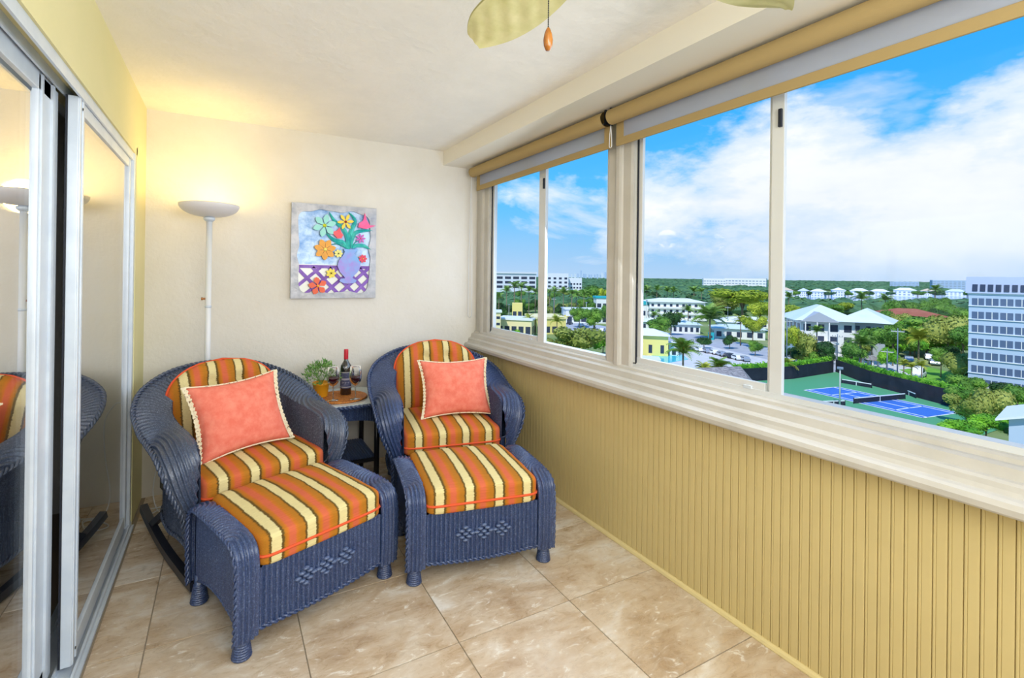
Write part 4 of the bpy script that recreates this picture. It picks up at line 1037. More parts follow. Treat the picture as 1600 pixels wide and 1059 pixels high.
def frond_mesh(kind):
    mb = MB(); n = 12; path = []
    for i in range(n+1):
        s = i/n; path.append(Vector((s*.92, 0, .32*math.sin(s*1.9)-.42*s*s)))
    mb.tube([tuple(p) for p in path], [.018*(1-i/n)+.004 for i in range(n+1)], 4)
    for i in range(1, n+1):
        s = i/n; p = path[i]; Lf = .30*math.sin(PI*min(1, .12+s*.9))**.7+.04
        for sd in (-1, 1):
            q = p+Vector((Lf*.42, sd*Lf*.9, -.10*Lf-.02)); w_ = .028
            mb.add([p+Vector((-w_, 0, 0)), q, p+Vector((w_, 0, 0.0))], [(0, 1, 2)], False)
            p2 = p-Vector((.038, 0, 0)); q2 = q-Vector((.05, 0, .03)); mb.add([p2+Vector((-w_, 0, 0)), q2, p2+Vector((w_, 0, 0))], [(0, 1, 2)], False)
    return mb.mesh('frond', O[kind])
FM = {k: frond_mesh(k) for k in ('frond', 'frond_yellow')}
def palm(u, vb, vt, wpx, label, group=None, kind='frond', nf=15, lean=.0):
    p = at(u, vb); dd = depth(p); H_ = (vb-vt)*dd/FPX; L_ = wpx*dd/FPX/2
    t = empty('palm_tree', p, R.uniform(0, 6), label, 'palm', group); hc = max(.42*H_, H_-L_*.58)
    MB().tube([(0, 0, 0), (lean*hc*.4, 0, hc*.5), (lean*hc, 0, hc)], [.045*L_+.08, .032*L_+.07, .03*L_+.05], 7).build('trunk', O['trunk'], t)
    for k in range(nf):
        a = 2*PI*k/nf*2.39+R.uniform(-.2, .2); el = R.uniform(-.75, .35) if k % 3 else R.uniform(-1.15, -.6)
        s_ = L_*R.uniform(.88, 1.12)
        link('frond', FM[kind], t, (lean*hc, 0, hc), (R.uniform(-.2, .2), el, a), (s_, s_, s_))
    return t

# ---- buildings
def building(name, u0, u1, vb, vt, depth_m, yaw, wall, roof=None, rows=(), win='window_dark', label='', cat='building', group=None, roofh=0, over=.5, cols=None, hip=False, dist=None, ww=.7, sill=False):
    """box block: front face spans u0..u1 at the depth of ground pixel ((u0+u1)/2, vb); rows = list of (z fraction bottom, top)"""
    um = (u0+u1)/2; p = at(um, vb) if dist is None else atd(um, 437, dist); p.z = GZ; dd = depth(p); W_ = (u1-u0)*dd/FPX; base = vb if dist is None else 437+25*FPX/dist
    H_ = (base-vt)*dd/FPX; az = math.atan2(p.y, p.x)-PI/2
    t = empty(name, p, az+yaw, label, cat, group)
    if abs(yaw) > .05: W_ /= max(.3, math.cos(yaw))
    MB().box((-W_/2, 0, 0), (W_/2, depth_m, H_)).build('walls', O[wall], t)
    if roof:
        if hip:
            o_ = over; a = [(-W_/2-o_, -o_, H_), (W_/2+o_, -o_, H_), (W_/2+o_, depth_m+o_, H_), (-W_/2-o_, depth_m+o_, H_)]; k = min(W_, depth_m)/2*.9
            if W_ > depth_m: r1, r2 = (-W_/2+k, depth_m/2, H_+roofh), (W_/2-k, depth_m/2, H_+roofh)
            else: r1, r2 = (0, k, H_+roofh), (0, depth_m-k, H_+roofh)
            if W_ > depth_m: F_ = [(0, 1, 5, 4), (1, 2, 5), (2, 3, 4, 5), (3, 0, 4), (3, 2, 1, 0)]
            else: F_ = [(0, 1, 4), (1, 2, 5, 4), (2, 3, 5), (3, 0, 4, 5), (3, 2, 1, 0)]
            MB().add(a+[r1, r2], F_, False).build('roof', O[roof], t)
        else:
            MB().box((-W_/2-over, -over, H_), (W_/2+over, depth_m+over, H_+max(.3, roofh))).build('roof', O[roof], t)
    if rows and cols:
        for (a, b) in rows:
            for k in range(cols):
                x0 = -W_/2+W_*(k+(1-ww)/2)/cols; x1 = x0+W_/cols*ww; f_ = MB().box((x0, -.06, H_*a), (x1, .3, H_*b)).build('window', O[win], t)
        nside = max(1, int(cols*depth_m/W_))
        for (a, b) in rows:
            for k in range(nside):
                y0 = depth_m*(k+.2)/nside; y1 = y0+depth_m/nside*.6
                for sx in (-1, 1): MB().box((sx*W_/2-.06, y0, H_*a), (sx*W_/2+.06, y1, H_*b)).build('window', O[win], t)
    if sill and rows:
        for (a, b) in rows: MB().box((-W_/2-.4, -1.3, H_*a-1.1), (W_/2+.4, 0, H_*a-.2)).build('balcony', O[wall], t)
    return t
r4 = [(.12, .20), (.34, .42), (.56, .64), (.78, .86)]
building('office_building', 762, 838, 0, 434, 30, .25, 'office_wall', 'white_roof', [(.42, .52), (.60, .70), (.78, .88)], label='long white office block with dark window bands seen through the small left pane', dist=520, cols=6, ww=.72, over=1, roofh=2)
building('office_tower', 846, 888, 0, 433, 25, .15, 'office_wall', 'white_roof', [(.45, .53), (.61, .69), (.77, .85)], label='white office block with square windows right of the window mullion', dist=520, cols=5, ww=.5, over=0)
building('office_annex', 886, 909, 0, 440, 30, .1, 'office_wall', 'white_roof', [(.5, .58), (.68, .76)], label='lower white wing at the right end of the office blocks', dist=530, cols=5, ww=.6, over=0)
for i in range(15):
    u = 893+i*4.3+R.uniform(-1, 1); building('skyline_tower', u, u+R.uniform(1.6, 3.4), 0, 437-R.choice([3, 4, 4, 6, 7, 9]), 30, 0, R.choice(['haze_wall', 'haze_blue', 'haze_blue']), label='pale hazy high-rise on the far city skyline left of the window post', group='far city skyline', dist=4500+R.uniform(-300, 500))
building('teal_roof_shop', 932, 958, 493, 466, 10, .2, 'white_wall', 'teal_awning', [(.4, .7)], label='white shop with teal roof left of the window post', cols=3, roofh=1.2)
building('yellow_shop', 800, 816, 505, 474, 8, 0, 'yellow_wall', None, [(.3, .6)], label='small yellow building behind the palms in the left pane', cols=2)
building('yellow_plaza', 838, 884, 522, 498, 18, .3, 'yellow_wall', 'cream_wall', [(.1, .5)], label='pale yellow plaza building right of the first mullion', cols=4, roofh=.8)
building('cream_plaza', 776, 830, 524, 500, 14, -.2, 'cream_wall', 'white_roof', [(.1, .6)], label='cream plaza building with arches low in the left pane', cols=5, roofh=.6)
building('corner_shop', 758, 782, 528, 488, 12, 0, 'cream_wall', 'white_roof', [(.2, .3), (.5, .6), (.75, .85)], label='white stepped building at the left edge of the small window', cols=3)
building('low_white_store', 885, 950, 505, 484, 16, .2, 'white_wall', 'white_roof', [(.1, .5)], label='low white store roof among trees in the right half of the small window', cols=6)
building('motel', 1018, 1098, 502, 472, 16, .28, 'white_wall', 'white_roof', [(.16, .30), (.46, .60), (.76, .90)], label='long white three storey motel with walkway balconies', cols=9, ww=.42, over=1.2, roofh=2.0, hip=True, sill=True)
building('teal_fascia_shop', 1000, 1020, 500, 476, 14, .1, 'white_wall', 'teal_awning', [(.3, .6)], label='shop with teal fascia beside the white motel', cols=2, roofh=2)
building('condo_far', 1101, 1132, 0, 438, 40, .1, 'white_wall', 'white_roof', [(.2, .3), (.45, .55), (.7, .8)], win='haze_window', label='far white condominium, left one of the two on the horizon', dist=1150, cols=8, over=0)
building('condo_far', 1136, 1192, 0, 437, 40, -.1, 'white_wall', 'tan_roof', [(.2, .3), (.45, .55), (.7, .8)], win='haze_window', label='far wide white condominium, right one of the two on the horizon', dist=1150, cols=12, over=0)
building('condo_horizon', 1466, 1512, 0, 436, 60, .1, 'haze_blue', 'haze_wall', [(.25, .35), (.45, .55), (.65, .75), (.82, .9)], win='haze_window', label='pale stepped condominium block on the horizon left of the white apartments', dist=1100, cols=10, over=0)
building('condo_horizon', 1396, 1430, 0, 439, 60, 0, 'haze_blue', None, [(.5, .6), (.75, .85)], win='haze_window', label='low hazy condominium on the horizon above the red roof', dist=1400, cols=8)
# low houses with white roofs in the middle ground
for (u0, u1, vb, vt, rf, lab) in ((1003, 1050, 515, 503, 'white_roof', 'low white roof just right of the window post'), (1052, 1092, 521, 507, 'metal_roof', 'low bluish roof left of the big round palm'), (1125, 1150, 520, 503, 'white_roof', 'low white roof right of the big round palm'), (1120, 1190, 530, 514, 'metal_roof', 'long low white house behind the road palms'), (1140, 1196, 512, 500, 'white_roof', 'low pale roof under the yellow green trees')):
    building('low_house', u0, u1, vb, vt, 12, .15, 'white_wall', rf, [(.2, .7)], label=lab, cat='house', cols=5, ww=.5, over=1, roofh=1.4, hip=True)
building('yellow_house', 990, 1042, 556, 524, 9, .1, 'yellow_wall', 'white_roof', [(.15, .55)], label='yellow house with white hip roof next to the pool', cat='house', cols=3, ww=.3, over=1, roofh=1.8, hip=True)
building('white_shed', 1046, 1060, 556, 538, 5, .1, 'white_wall', 'white_roof', [(.1, .6)], label='small white outbuilding right of the yellow house', cat='shed', cols=1, ww=.4)
k_ = building('blue_kiosk', 1107, 1115, 531, 521, 2, 0, 'teal_awning', 'teal_awning', [(.3, .7)], label='small bright blue kiosk by the road under the round palm', cat='kiosk', cols=1, ww=.5, over=.1)
pl = poly_ground('swimming_pool', [(1018, 556), (1060, 549), (1076, 562), (1022, 571)], .16, O['pool'], None, 'turquoise swimming pool below the yellow house', 'pool')
building('pool_cabana', 1003, 1028, 586, 562, 4, .1, 'blue_wall', 'white_roof', [(.2, .7)], label='small blue white cabana at the near end of the pool', cat='shed', cols=3, over=.5)
# shingled hip roof of the neighbour, right below the window
g0, g1, g2, g3, gp = atd(1030, 600, 88), atd(1215, 625, 78), atd(1240, 660, 60), atd(1000, 640, 66), atd(1157, 572, 82)
gz = min(g0.z, g1.z)-1.5
for g_ in (g0, g1, g2, g3): g_.z = gz
gp2 = atd(1090, 584, 80); gp2.z = gp.z
t = empty('shingled_house', (gp.x, gp.y, GZ), 0, 'house with grey shingled hip roof right below the big window', 'house')
off = Vector((gp.x, gp.y, GZ)); pts = [p-off for p in (g0, g1, g2, g3, gp2, gp)]
MB().add(pts, [(0, 1, 5, 4), (1, 2, 5), (2, 3, 4, 5), (3, 0, 4), (3, 2, 1, 0)], False).build('roof', O['shingle'], t)
cxy = sum((p for p in pts[:4]), Vector())/4
wl_ = [cxy+(p-cxy)*.93 for p in pts[:4]]
MB().prism([(p.x, p.y) for p in wl_], 'z', 0, gz-GZ).build('walls', O['cream_wall'], t)
MB().box((-.5, -.5, 0), (.5, .5, .25)).build('roof_vent', O['gray_pole'], t, loc=tuple((pts[4]+pts[5])/2*.5+(pts[3]+pts[2])/2*.5+Vector((0, 0, -.2))))
# white hip roof house behind the court
wh = building('hip_roof_house', 1258, 1326, 562, 501, 17, .28, 'white_wall', 'metal_roof', [(.44, .60), (.72, .90)], label='two storey white house with pale hip roof behind the court hedge', cat='house', cols=4, ww=.55, over=2.2, roofh=4.6, hip=True)
building('hip_roof_wing', 1322, 1374, 556, 503, 16, -.1, 'gray_wall', 'metal_roof', [(.44, .60), (.72, .88)], label='grey wing with pale metal roof on the right of the hip roofed house', cat='house', cols=4, ww=.4, over=2.2, roofh=4.2, hip=True)
dw = FPX/depth(at(1292, 562)); W2 = 68/dw/.96; H2 = 61/dw
MB().prism([(-W2/2-.6, H2-.3), (2.6, H2-.3), (-W2/4+.8, H2+2.7)], 'y', -2.4, 3).build('gable', O['gray_wall'], wh)
for k in range(3): MB().box((-W2/2+.6+k*3.1, -2.3, 0), (-W2/2+.9+k*3.1, -2.0, H2-.3)).build('porch_column', O['white_wall'], wh)
MB().box((-W2/2+.4, -2.3, H2*.42), (2.4, 0, H2*.47)).build('porch_floor', O['white_wall'], wh)
# houses across the water
hz_ = [(1212, 1240, 'tan_roof'), (1246, 1262, 'haze_wall'), (1266, 1292, 'white_roof'), (1300, 1322, 'white_roof'), (1327, 1357, 'white_roof'), (1360, 1390, 'white_roof'), (1396, 1430, 'white_roof'), (1438, 1456, 'tan_roof'), (1478, 1508, 'metal_roof')]
for i, (u0, u1, rf) in enumerate(hz_):
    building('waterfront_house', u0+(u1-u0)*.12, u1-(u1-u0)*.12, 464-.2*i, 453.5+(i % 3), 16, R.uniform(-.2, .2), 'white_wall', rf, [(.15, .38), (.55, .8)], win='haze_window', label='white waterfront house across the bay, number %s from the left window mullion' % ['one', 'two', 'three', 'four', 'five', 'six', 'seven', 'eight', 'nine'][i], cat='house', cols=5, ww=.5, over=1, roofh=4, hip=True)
building('red_roof_house', 1385, 1465, 520, 494, 20, .2, 'cream_wall', 'red_roof', [(.3, .7)], label='low house with wide rust red roof left of the white apartments', cat='house', cols=6, over=2, roofh=3.2, hip=True)
building('tan_roof_house', 1425, 1480, 496, 480, 18, .1, 'cream_wall', 'tan_roof', [(.3, .7)], label='low house with flat tan roof by the water', cat='house', cols=6, over=1, roofh=1)
# white apartment block on the right
ab = empty('apartment_block', (0, 0, 0), 0, 'white six storey apartment block with mansard top at the right edge', 'building')
pA = atd(1514, 437, 106); pA.z = GZ; azA = math.atan2(pA.y, pA.x)-PI/2
ab.location = pA; ab.rotation_euler = (0, 0, azA-.12)
Hb = 22.4; Wb = 30; Db = 16
MB().box((0, 0, 0), (11.2, Db, Hb)).box((11.2, -1.2, 0), (Wb, Db, Hb)).build('walls', O['blue_wall'], ab)
MB().prism([(-.4, Hb), (-.3, Hb+.3), (.7, Hb+3.6), (Db-.6, Hb+3.6), (Db+.3, Hb+.3), (Db+.4, Hb)], 'x', -.5, 11.3).build('mansard_roof', O['mansard'], ab)
MB().prism([(-1.7, Hb), (-1.5, Hb+.3), (-.5, Hb+3.6), (Db-.6, Hb+3.6), (Db+.3, Hb+.3), (Db+.4, Hb)], 'x', 11.1, Wb).build('mansard_roof', O['mansard'], ab)
MB().box((-.2, -.1, Hb-.35), (11.2, 0, Hb)).build('cornice', O['white_wall'], ab)
for fl_ in range(7):
    z0 = Hb-1.0-2.95*fl_-1.6
    if z0 < .5: continue
    for k in range(5):
        x0 = .5+k*2.12; o = MB().box((x0, -.05, z0), (x0+1.85, .1, z0+1.5)).build('window', O['window_blue'], ab)
        MB().box((x0+.87, -.12, z0), (x0+.98, -.05, z0+1.5)).build('mullion', O['white_wall'], o)
    for k in range(7):
        x0 = 11.9+k*2.5; MB().box((x0, -1.25, z0), (x0+1.9, -1.1, z0+1.5)).build('window', O['window_blue'], ab)
    MB().box((-.05, -.25, z0-.25), (11.2, 0, z0-.1)).build('sill_band', O['white_wall'], ab)
for k in range(9): MB().prism([(-.42, Hb+.45), (-.28, Hb+.45), (.18, Hb+1.95), (-.0, Hb+1.95)], 'x', .55+k*1.17, 1.35+k*1.17).build('dormer_window', O['window_dark'], ab)
for k in range(4): MB().prism([(-1.75, Hb+.45), (-1.5, Hb+.45), (-1.0, Hb+1.95), (-1.2, Hb+1.95)], 'x', 11.9+k*2.5, 13.4+k*2.5).build('dormer_window', O['window_dark'], ab)
# grey-blue gable house, lower right corner
gb_ = empty('gable_house', (0, 0, 0), 0, 'pale blue house wall with white gable eave in the lower right corner', 'house')
p0 = atd(1562, 650, 62); gb_.location = (p0.x, p0.y, GZ); gb_.rotation_euler = (0, 0, math.atan2(p0.y, p0.x)-PI/2-.1)
he = p0.z-GZ
MB().prism([(.8, 0), (.8, he), (6.5, he+2.0), (12, he), (12, 0)], 'y', 0, 9).build('walls', O['blue_wall'], gb_)
MB().prism([(-.3, he-.25), (6.5, he+2.35), (13, he-.15), (13, he-.4), (6.5, he+2.0), (-.3, he-.5)], 'y', -.9, 9.8).build('roof', O['white_roof'], gb_)
# ---- poles and park things
def pole(name, u, vb, vt, label, kind='light', grp=None):
    p = at(u, vb); dd = depth(p); H_ = (vb-vt)*dd/FPX; t = empty(name, p, math.atan2(p.y, p.x)-PI/2, label, 'pole', grp)
    MB().lathe([(.16, 0), (.11, H_), (0, H_+.1)], 8).build('shaft', O['pole'] if kind != 'util' else O['gray_pole'], t)
    if kind == 'light': MB().box((-.5, -.35, H_-.1), (.5, .35, H_+.35), .1).build('lamp_head', O['gray_pole'], t)
    else:
        MB().box((-1.3, -.08, H_-.9), (1.3, .08, H_-.7)).build('crossarm', O['pole'], t)
        for k in (-1.2, -.5, .5, 1.2): MB().lathe([(.07, 0), (.07, .3), (0, .35)], 6).build('insulator', O['gray_pole'], t, loc=(k, 0, H_-.7))
    return t
pole('court_light_pole', 1312, 637, 576, 'grey court light pole standing before the blue court')
pole('court_light_pole', 1544, 614, 550, 'pale light pole with round head at the park on the right')
pole('utility_pole', 1229, 580, 497, 'wooden utility pole just right of the window mullion', 'util')
pole('utility_pole', 1402, 590, 513, 'grey utility pole with crossarm in front of the park trees', 'util')
pole('utility_pole', 1343, 578, 533, 'short white utility pole in front of the spiky palm', 'util')
pole('utility_pole', 1386, 584, 545, 'short white pole left of the grey utility pole', 'util')
pole('utility_pole', 1308, 566, 522, 'slim pole at the right corner of the hip roofed house', 'util')
pole('utility_pole', 1137, 512, 478, 'thin pole among the low roofs right of the round palm', 'util')
pole('street_light', 1010, 510, 470, 'slim street light pole right of the window post', 'light')
pole('utility_pole', 865, 500, 465, 'utility pole with crossarms right of the first mullion', 'util')
pole('street_light', 916, 503, 473, 'street light pole in the right half of the small window', 'light')
pole('street_light', 795, 500, 476, 'street light pole low in the left pane', 'light')
def car(u, v, rz, mat, label, grp, s=1, kind='car'):
    t = empty('parked_car' if kind == 'car' else 'parked_van', at(u, v)+Vector((0, 0, .1)), rz, label, 'car' if kind == 'car' else 'van', grp); t.scale = (s, s, s)
    hb = .95 if kind == 'car' else 1.1; hc = 1.5 if kind == 'car' else 2.3
    MB().prism([(-2.2, .35), (2.2, .35), (2.25, .7), (1.9, hb), (-2.1, hb), (-2.25, .7)], 'y', -.9, .9).build('body', mat, t)
    MB().prism([(-1.9, hb), (1.2 if kind == 'car' else 1.7, hb), (.6 if kind == 'car' else 1.2, hc), (-1.4, hc)], 'y', -.8, .8).build('cabin', mat, t)
    MB().prism([(-1.6, hb+.08), (.95, hb+.08), (.55, hc-.1), (-1.25, hc-.1)], 'y', -.83, .83).build('side_windows', O['window_dark'], t)
    for x in (-1.4, 1.4):
        for y in (-.85, .85): MB().lathe([(0, -.1), (.34, -.1), (.34, .1), (0, .1)], 12).build('wheel', O['tyre'], t, loc=(x, y, .34), rot=(PI/2, 0, 0))
ck = [('car_white', 'white'), ('car_silver', 'silver'), ('car_white', 'white'), ('car_silver', 'silver'), ('car_dark', 'dark'), ('car_white', 'white'), ('car_silver', 'silver')]
for i, (u, v) in enumerate(((1092, 549), (1103, 551), (1114, 553), (1126, 556), (1138, 559), (1150, 562), (1162, 564))): car(u, v, 1.1, O[ck[i][0]], '%s car parked in the bright lot, %s in the row' % (ck[i][1], ['first from the left', 'second', 'third', 'fourth', 'fifth', 'sixth', 'last on the right'][i]), 'cars in the bright parking lot')
for i, (u, v, c, l) in enumerate(((1420, 566, 'car_silver', 'silver car parked under the trees left of the white van'), (1452, 562, 'car_white', 'white car parked under the park trees'), (1460, 570, 'car_silver', 'silver car parked nearest the park lawn'))): car(u, v, .4, O[c], l, None, 1.2)
car(1436, 590, .2, O['car_white'], 'white van by the hedge at the end of the court', None, 1.2, 'van')
for i, (u, v) in enumerate(((790, 497), (806, 500), (822, 502), (872, 505), (890, 507), (908, 510), (926, 514), (942, 518))): car(u, v, .5, O[ck[i % 7][0]], 'small %s car on the street seen through the small window, %s' % (ck[i % 7][1], ['leftmost', 'second', 'beside the mullion', 'right of the mullion', 'near the yellow plaza', 'mid street', 'near the street light', 'rightmost'][i]), 'cars on the street')
sg = empty('umbrella_sign', at(886, 504), 0, 'yellow parasol on a stalk beside the street in the small window', 'parasol')
MB().lathe([(.08, 0), (.08, 3.4), (0, 3.4)], 8).build('stalk', O['gray_pole'], sg); MB().lathe([(2.2, 3.3), (0, 5.0)], 10).build('canopy', pmat('sign_yellow', sr(246, 226, 40), .6), sg)
sl = empty('playground_slide', at(1535, 612), .3, 'green playground slide on the lawn by the light pole', 'slide')
MB().tube(catmull([(-3, 0, 3.4), (-1, .2, 2.6), (1.5, .6, 1.4), (4, .4, .6), (5, .3, .5)], 24).tolist(), .55, 8, sq=(1, .5)).build('chute', O['slide_green'], sl)
MB().box((-4.6, -.8, 3.0), (-3, .8, 3.2)).build('platform', O['slide_green'], sl)
for x in (-4.5, -3.1):
    for y in (-.7, .7): MB().lathe([(.09, 0), (.09, 4.2), (0, 4.2)], 6).build('post', O['gray_pole'], sl, loc=(x, y, 0))
MB().prism([(-1.0, 4.2), (1.0, 4.2), (0, 5.2)], 'x', -4.8, -2.8).build('canopy', O['slide_green'], sl)
kk = empty('pavilion', at(1360, 574), 0, 'small grey roofed pavilion beside the pavement', 'pavilion')
for x in (-1.5, 1.5):
    for y in (-1.2, 1.2): MB().box((x-.2, y-.2, 0), (x+.2, y+.2, 2.4)).build('pillar', O['white_wall'], kk)
MB().add([(-2.2, -1.9, 2.4), (2.2, -1.9, 2.4), (2.2, 1.9, 2.4), (-2.2, 1.9, 2.4), (-.8, 0, 3.5), (.8, 0, 3.5)], [(0, 1, 5, 4), (1, 2, 5), (2, 3, 4, 5), (3, 0, 4), (3, 2, 1, 0)], False).build('roof', O['shingle'], kk)

# ---- individual palms: (u, base v, top v, width px, label, kind)
for (u, vb, vt, w_, lab, kd) in (
    (1067, 590, 533, 60, 'date palm with feathery crown standing by the pool', 'frond'), (1109, 531, 481, 58, 'big round palm with dense grey green crown above the kiosk', 'frond'), (1157, 540, 494, 28, 'palm by the road right of the round palm', 'frond_yellow'),
    (1345, 580, 526, 44, 'spiky fan palm in front of the hip roofed house', 'frond'), (1435, 576, 516, 48, 'broad yellow green palm above the parked cars', 'frond_yellow'), (1461, 500, 446, 22, 'tall dark palm above the red roof', 'frond'),
    (1383, 496, 461, 26, 'dark palm behind the right end of the hip roof', 'frond'), (1346, 496, 458, 32, 'dark palm behind the ridge of the hip roof', 'frond'), (1232, 500, 457, 22, 'palm before the bay right of the window mullion', 'frond'),
    (1412, 592, 562, 20, 'small young palm beside the grey utility pole', 'frond_yellow'), (1424, 594, 567, 20, 'second small young palm along the hedge', 'frond_yellow'), (1440, 597, 565, 24, 'third small young palm nearest the white van', 'frond_yellow'),
    (1228, 590, 560, 34, 'bushy low palm left of the hip roofed house', 'frond_yellow'), (1276, 566, 510, 26, 'slender palm in front of the hip roofed house', 'frond'), (1540, 590, 535, 34, 'palm before the apartment block, left of the light pole', 'frond'),
    (1520, 612, 572, 30, 'low bright banana like palm on the lawn', 'frond_yellow'), (1600, 600, 540, 40, 'palm at the right edge before the apartment block', 'frond'),
    (826, 522, 492, 24, 'spiky yellow green palm by the cream plaza', 'frond_yellow'), (870, 525, 494, 28, 'spiky palm before the pale yellow plaza', 'frond_yellow'), (1123, 590, 562, 46, 'shaggy green palm clump above the shingled roof', 'frond'), (1100, 592, 568, 34, 'smaller palm clump left of the shaggy one', 'frond_yellow')):
    palm(u, vb, vt, w_, lab, None, kd, 34 if w_ > 40 else 22)
SP = ['second from the left edge of the window', 'third from the left edge of the window', 'tallest one in the left pane', 'just right of the tallest in the left pane', 'second left of the mullion', 'touching the mullion from the left', 'touching the mullion from the right', 'second right of the mullion', 'behind the yellow plaza right end', 'left of the lower office wing', 'under the lower office wing', 'rightmost, beyond the office wing', 'at the left edge of the window']
wd_ = ['first', 'second', 'third', 'fourth', 'fifth', 'sixth', 'seventh', 'eighth', 'ninth', 'tenth', 'eleventh', 'twelfth', 'thirteenth']
for i, (u, vb, vt, w_) in enumerate(((779, 506, 458, 22), (791, 500, 448, 24), (803, 503, 440, 28), (814, 500, 441, 28), (826, 502, 448, 24), (836, 498, 450, 22), (858, 498, 452, 22), (866, 503, 449, 24), (880, 498, 450, 26), (893, 502, 452, 26), (900, 496, 455, 24), (912, 494, 454, 20), (775, 498, 462, 20))):
    palm(u, vb, vt, w_, '%s of the tall street palms in the small window, counted in depth and from the left' % wd_[i] if 0 else 'tall street palm before the offices, ' + SP[i], 'street palms before the offices', 'frond', 13)
for i, (u, vb, vt, w_) in enumerate(((1010, 484, 446, 24), (1026, 482, 447, 22), (1042, 480, 448, 24), (1052, 482, 449, 22), (1084, 478, 448, 24), (1096, 480, 450, 20))):
    palm(u, vb, vt, w_, 'dark palm in the row behind the white motel, %s' % ['leftmost', 'second from left', 'third from left', 'in the middle', 'second from right', 'rightmost'][i], 'palms behind the motel', 'frond', 12)
for i, (u, vb, vt, w_) in enumerate(((1022, 520, 486, 24), (1033, 524, 492, 22), (1075, 512, 478, 26), (1062, 520, 490, 22))):
    palm(u, vb, vt, w_, 'palm in the grove between the motel and the road, %s' % ['back left', 'front left', 'right', 'middle'][i], 'palms before the motel', 'frond', 14)
# ---- individual broadleaf trees
for (u, vb, vt, w_, k, lab) in (
    (1160, 505, 448, 90, 'yellow', 'large domed yellow green tree beyond the low roofs'), (1130, 500, 455, 50, 'olive', 'lighter olive tree left of the large domed tree'), (1187, 520, 468, 44, 'yellow', 'yellow green tree cut by the window mullion'), (1176, 545, 490, 36, 'yellow', 'small yellow tree at the road side'),
    (1240, 520, 474, 66, 'yellow', 'yellow green tree left of the hip roofed house'), (1225, 575, 505, 44, 'yellow', 'sunlit tree beside the utility pole'), (1260, 575, 512, 44, 'olive', 'olive yellow tree in front of the house corner'), (1290, 580, 528, 40, 'dark', 'dark tree shading the front of the hip roofed house'),
    (1330, 585, 532, 44, 'mid', 'green tree between the house and the pavement'), (1362, 572, 508, 46, 'mid', 'tall green tree right of the hip roofed house'), (1395, 572, 505, 44, 'mid', 'leafy tree behind the grey utility pole'), (1385, 580, 535, 30, 'bright', 'small bright tree over the pavilion'),
    (1440, 545, 492, 70, 'mid', 'wide green tree below the red roof'), (1480, 560, 486, 70, 'olive', 'tall mixed green tree left of the apartment block'), (1505, 570, 505, 50, 'mid', 'tree at the corner of the apartment block'), (1492, 600, 545, 50, 'olive', 'round light tree on the lawn'),
    (1470, 590, 540, 36, 'mid', 'green tree behind the parked cars'), (1558, 615, 546, 74, 'dark', 'dark spreading tree below the apartment windows'), (1600, 620, 545, 70, 'dark', 'dark tree at the right edge below the apartments'), (1530, 596, 548, 46, 'dark', 'dark shrub tree at the foot of the apartments'),
    (1510, 668, 612, 62, 'olive', 'bushy olive tree right of the blue court'), (1550, 668, 600, 60, 'olive', 'bushy tree left of the blue gable house'), (1590, 640, 600, 60, 'mid', 'green tree behind the blue gable house'), (1540, 700, 640, 60, 'bright', 'bright shrub at the foot of the blue gable house'), (1596, 720, 662, 40, 'dark', 'dark green shrub against the pale blue wall'),
    (1500, 700, 650, 56, 'bright', 'bright arching shrub at the lower right of the window'), (905, 562, 503, 90, 'olive', 'large yellow olive tree filling the lower right of the small window'), (942, 556, 512, 40, 'bright', 'bright green tree beside the window post'), (870, 560, 524, 44, 'olive', 'olive tree at the foot of the yellow plaza'), (928, 540, 478, 40, 'mid', 'green tree below the teal roof shop'),
    (948, 520, 474, 34, 'mid', 'green tree at the window post'), (905, 512, 478, 34, 'mid', 'rounded tree beside the street light'), (800, 545, 510, 30, 'bright', 'bright shrub tree low in the left pane'), (783, 505, 470, 24, 'dark', 'dark tree at the left edge of the small window'),
    (922, 480, 444, 40, 'mid', 'broad tree in front of the far city skyline'), (945, 478, 448, 30, 'yellow', 'sunny tree left of the window post at horizon level'), (1030, 540, 492, 44, 'mid', 'green tree above the yellow house'), (1048, 524, 480, 34, 'dark', 'dark tree before the motel'), (1140, 545, 520, 24, 'dark', 'low shrub left of the road palm'),
    (1100, 545, 524, 30, 'dark', 'dark shrub at the foot of the round palm'), (1180, 556, 530, 26, 'mid', 'small roadside tree by the window mullion'), (1420, 500, 468, 34, 'mid', 'tree above the red roof'), (1400, 500, 466, 36, 'dark', 'dark tree behind the red roof, left of the tall palm'), (1300, 496, 473, 40, 'mid', 'tree before the bay behind the hip roof'), (1320, 492, 470, 34, 'yellow', 'sunny tree before the bay right of centre of the hip roof'), (1270, 494, 476, 30, 'far', 'soft green tree left of the hip roof ridge'),
    (1556, 545, 505, 1, 'mid', '')):
    if lab: tree(u, vb, vt, w_, k, lab, None, 1 if vb-vt < 46 or k == 'olive' else 0)
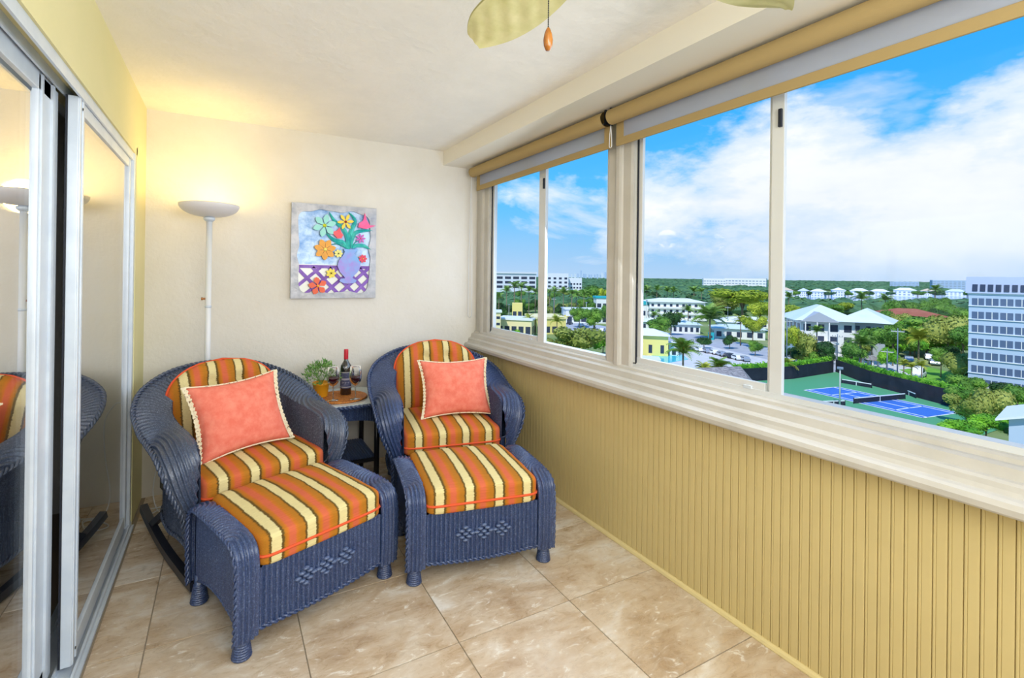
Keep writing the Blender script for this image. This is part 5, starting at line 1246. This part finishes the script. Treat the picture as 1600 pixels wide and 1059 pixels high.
# fill trees that cannot be told apart
for i in range(46):
    u = R.uniform(1360, 1512); vb = R.uniform(500, 562); tree(u, vb, vb-R.uniform(26, 44), R.uniform(26, 44), R.choice(['mid', 'mid', 'dark', 'olive', 'bright']), 'the grove by the red roof', 'grove left of the apartments', 1)
for i in range(22):
    u = R.uniform(1210, 1300); vb = R.uniform(482, 505) if i % 2 else R.uniform(560, 578); tree(u, vb, vb-(R.uniform(11, 18) if i % 2 else R.uniform(20, 34)), R.uniform(20, 34), R.choice(['mid', 'yellow', 'olive', 'dark']), 'the grove by the hip roof', 'grove round the hip roofed house', 1)
for i in range(26):
    u = R.uniform(850, 955); vb = R.uniform(466, 500); tree(u, vb, vb-R.uniform(16, 26), R.uniform(18, 30), R.choice(['mid', 'mid', 'dark', 'olive']), 'the belt behind the palms', 'trees behind the street palms', 1)
for i in range(14):
    u = R.uniform(770, 838); vb = R.uniform(470, 500); tree(u, vb, vb-R.uniform(12, 24), R.uniform(16, 26), R.choice(['mid', 'dark']), 'the trees below the offices', 'trees at the foot of the offices', 1)
for i in range(20):
    u = R.uniform(1002, 1200); vb = R.uniform(470, 500); tree(u, vb, vb-R.uniform(12, 22), R.uniform(20, 34), R.choice(['mid', 'dark', 'far']), 'the belt behind the motel', 'trees behind the motel', 1)
for i in range(18):
    u = R.uniform(1500, 1640); vb = R.uniform(590, 640); tree(u, vb, vb-R.uniform(26, 40), R.uniform(34, 52), R.choice(['dark', 'mid', 'dark']), 'the grove below the apartments', 'grove below the apartments', 1)
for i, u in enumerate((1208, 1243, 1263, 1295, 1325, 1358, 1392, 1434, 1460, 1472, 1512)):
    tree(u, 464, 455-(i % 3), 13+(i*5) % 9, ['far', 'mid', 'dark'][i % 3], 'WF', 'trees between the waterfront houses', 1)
for i in range(30):
    u = R.uniform(1330, 1512); vb = R.uniform(520, 574)
    if 1395 < u < 1470 and vb > 558: continue
    tree(u, vb, vb-R.uniform(22, 34), R.uniform(26, 40), R.choice(['mid', 'olive', 'dark', 'bright']), 'the grove by the red roof', 'grove left of the apartments', 1)
# the far woods up to the horizon: low canopy mass as one object
mb = MB()
for i in range(5200):
    d_ = 340*math.exp(R.random()**.9*2.9); u = R.uniform(730, 1700); p = atd(u, 437, d_); v_px = 437+25*FPX/d_
    if 1190 < u < 1640 and 455 < v_px < 478.5: continue
    if 1190 < u and 478 < v_px < 485 and R.random() < .5: continue
    h_ = R.uniform(5, 9)*(1+.25*(d_ > 1500)); r_ = R.uniform(5, 10)*(1+d_/1600)
    b = 7; c = (p.x, p.y, GZ+h_*.35); vs, fs = ellipsoid(c, (r_, r_, h_*.75), 7, 4)
    vs = [(x+R.uniform(-.15, .15)*r_, y+R.uniform(-.15, .15)*r_, z+R.uniform(-.12, .12)*h_) for x, y, z in vs]; mb.add(vs, fs, False)
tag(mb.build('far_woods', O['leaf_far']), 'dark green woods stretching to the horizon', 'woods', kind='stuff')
print('TRIS', sum(len(o.data.polygons) for o in bpy.data.objects if o.type == 'MESH'), len(bpy.data.objects))
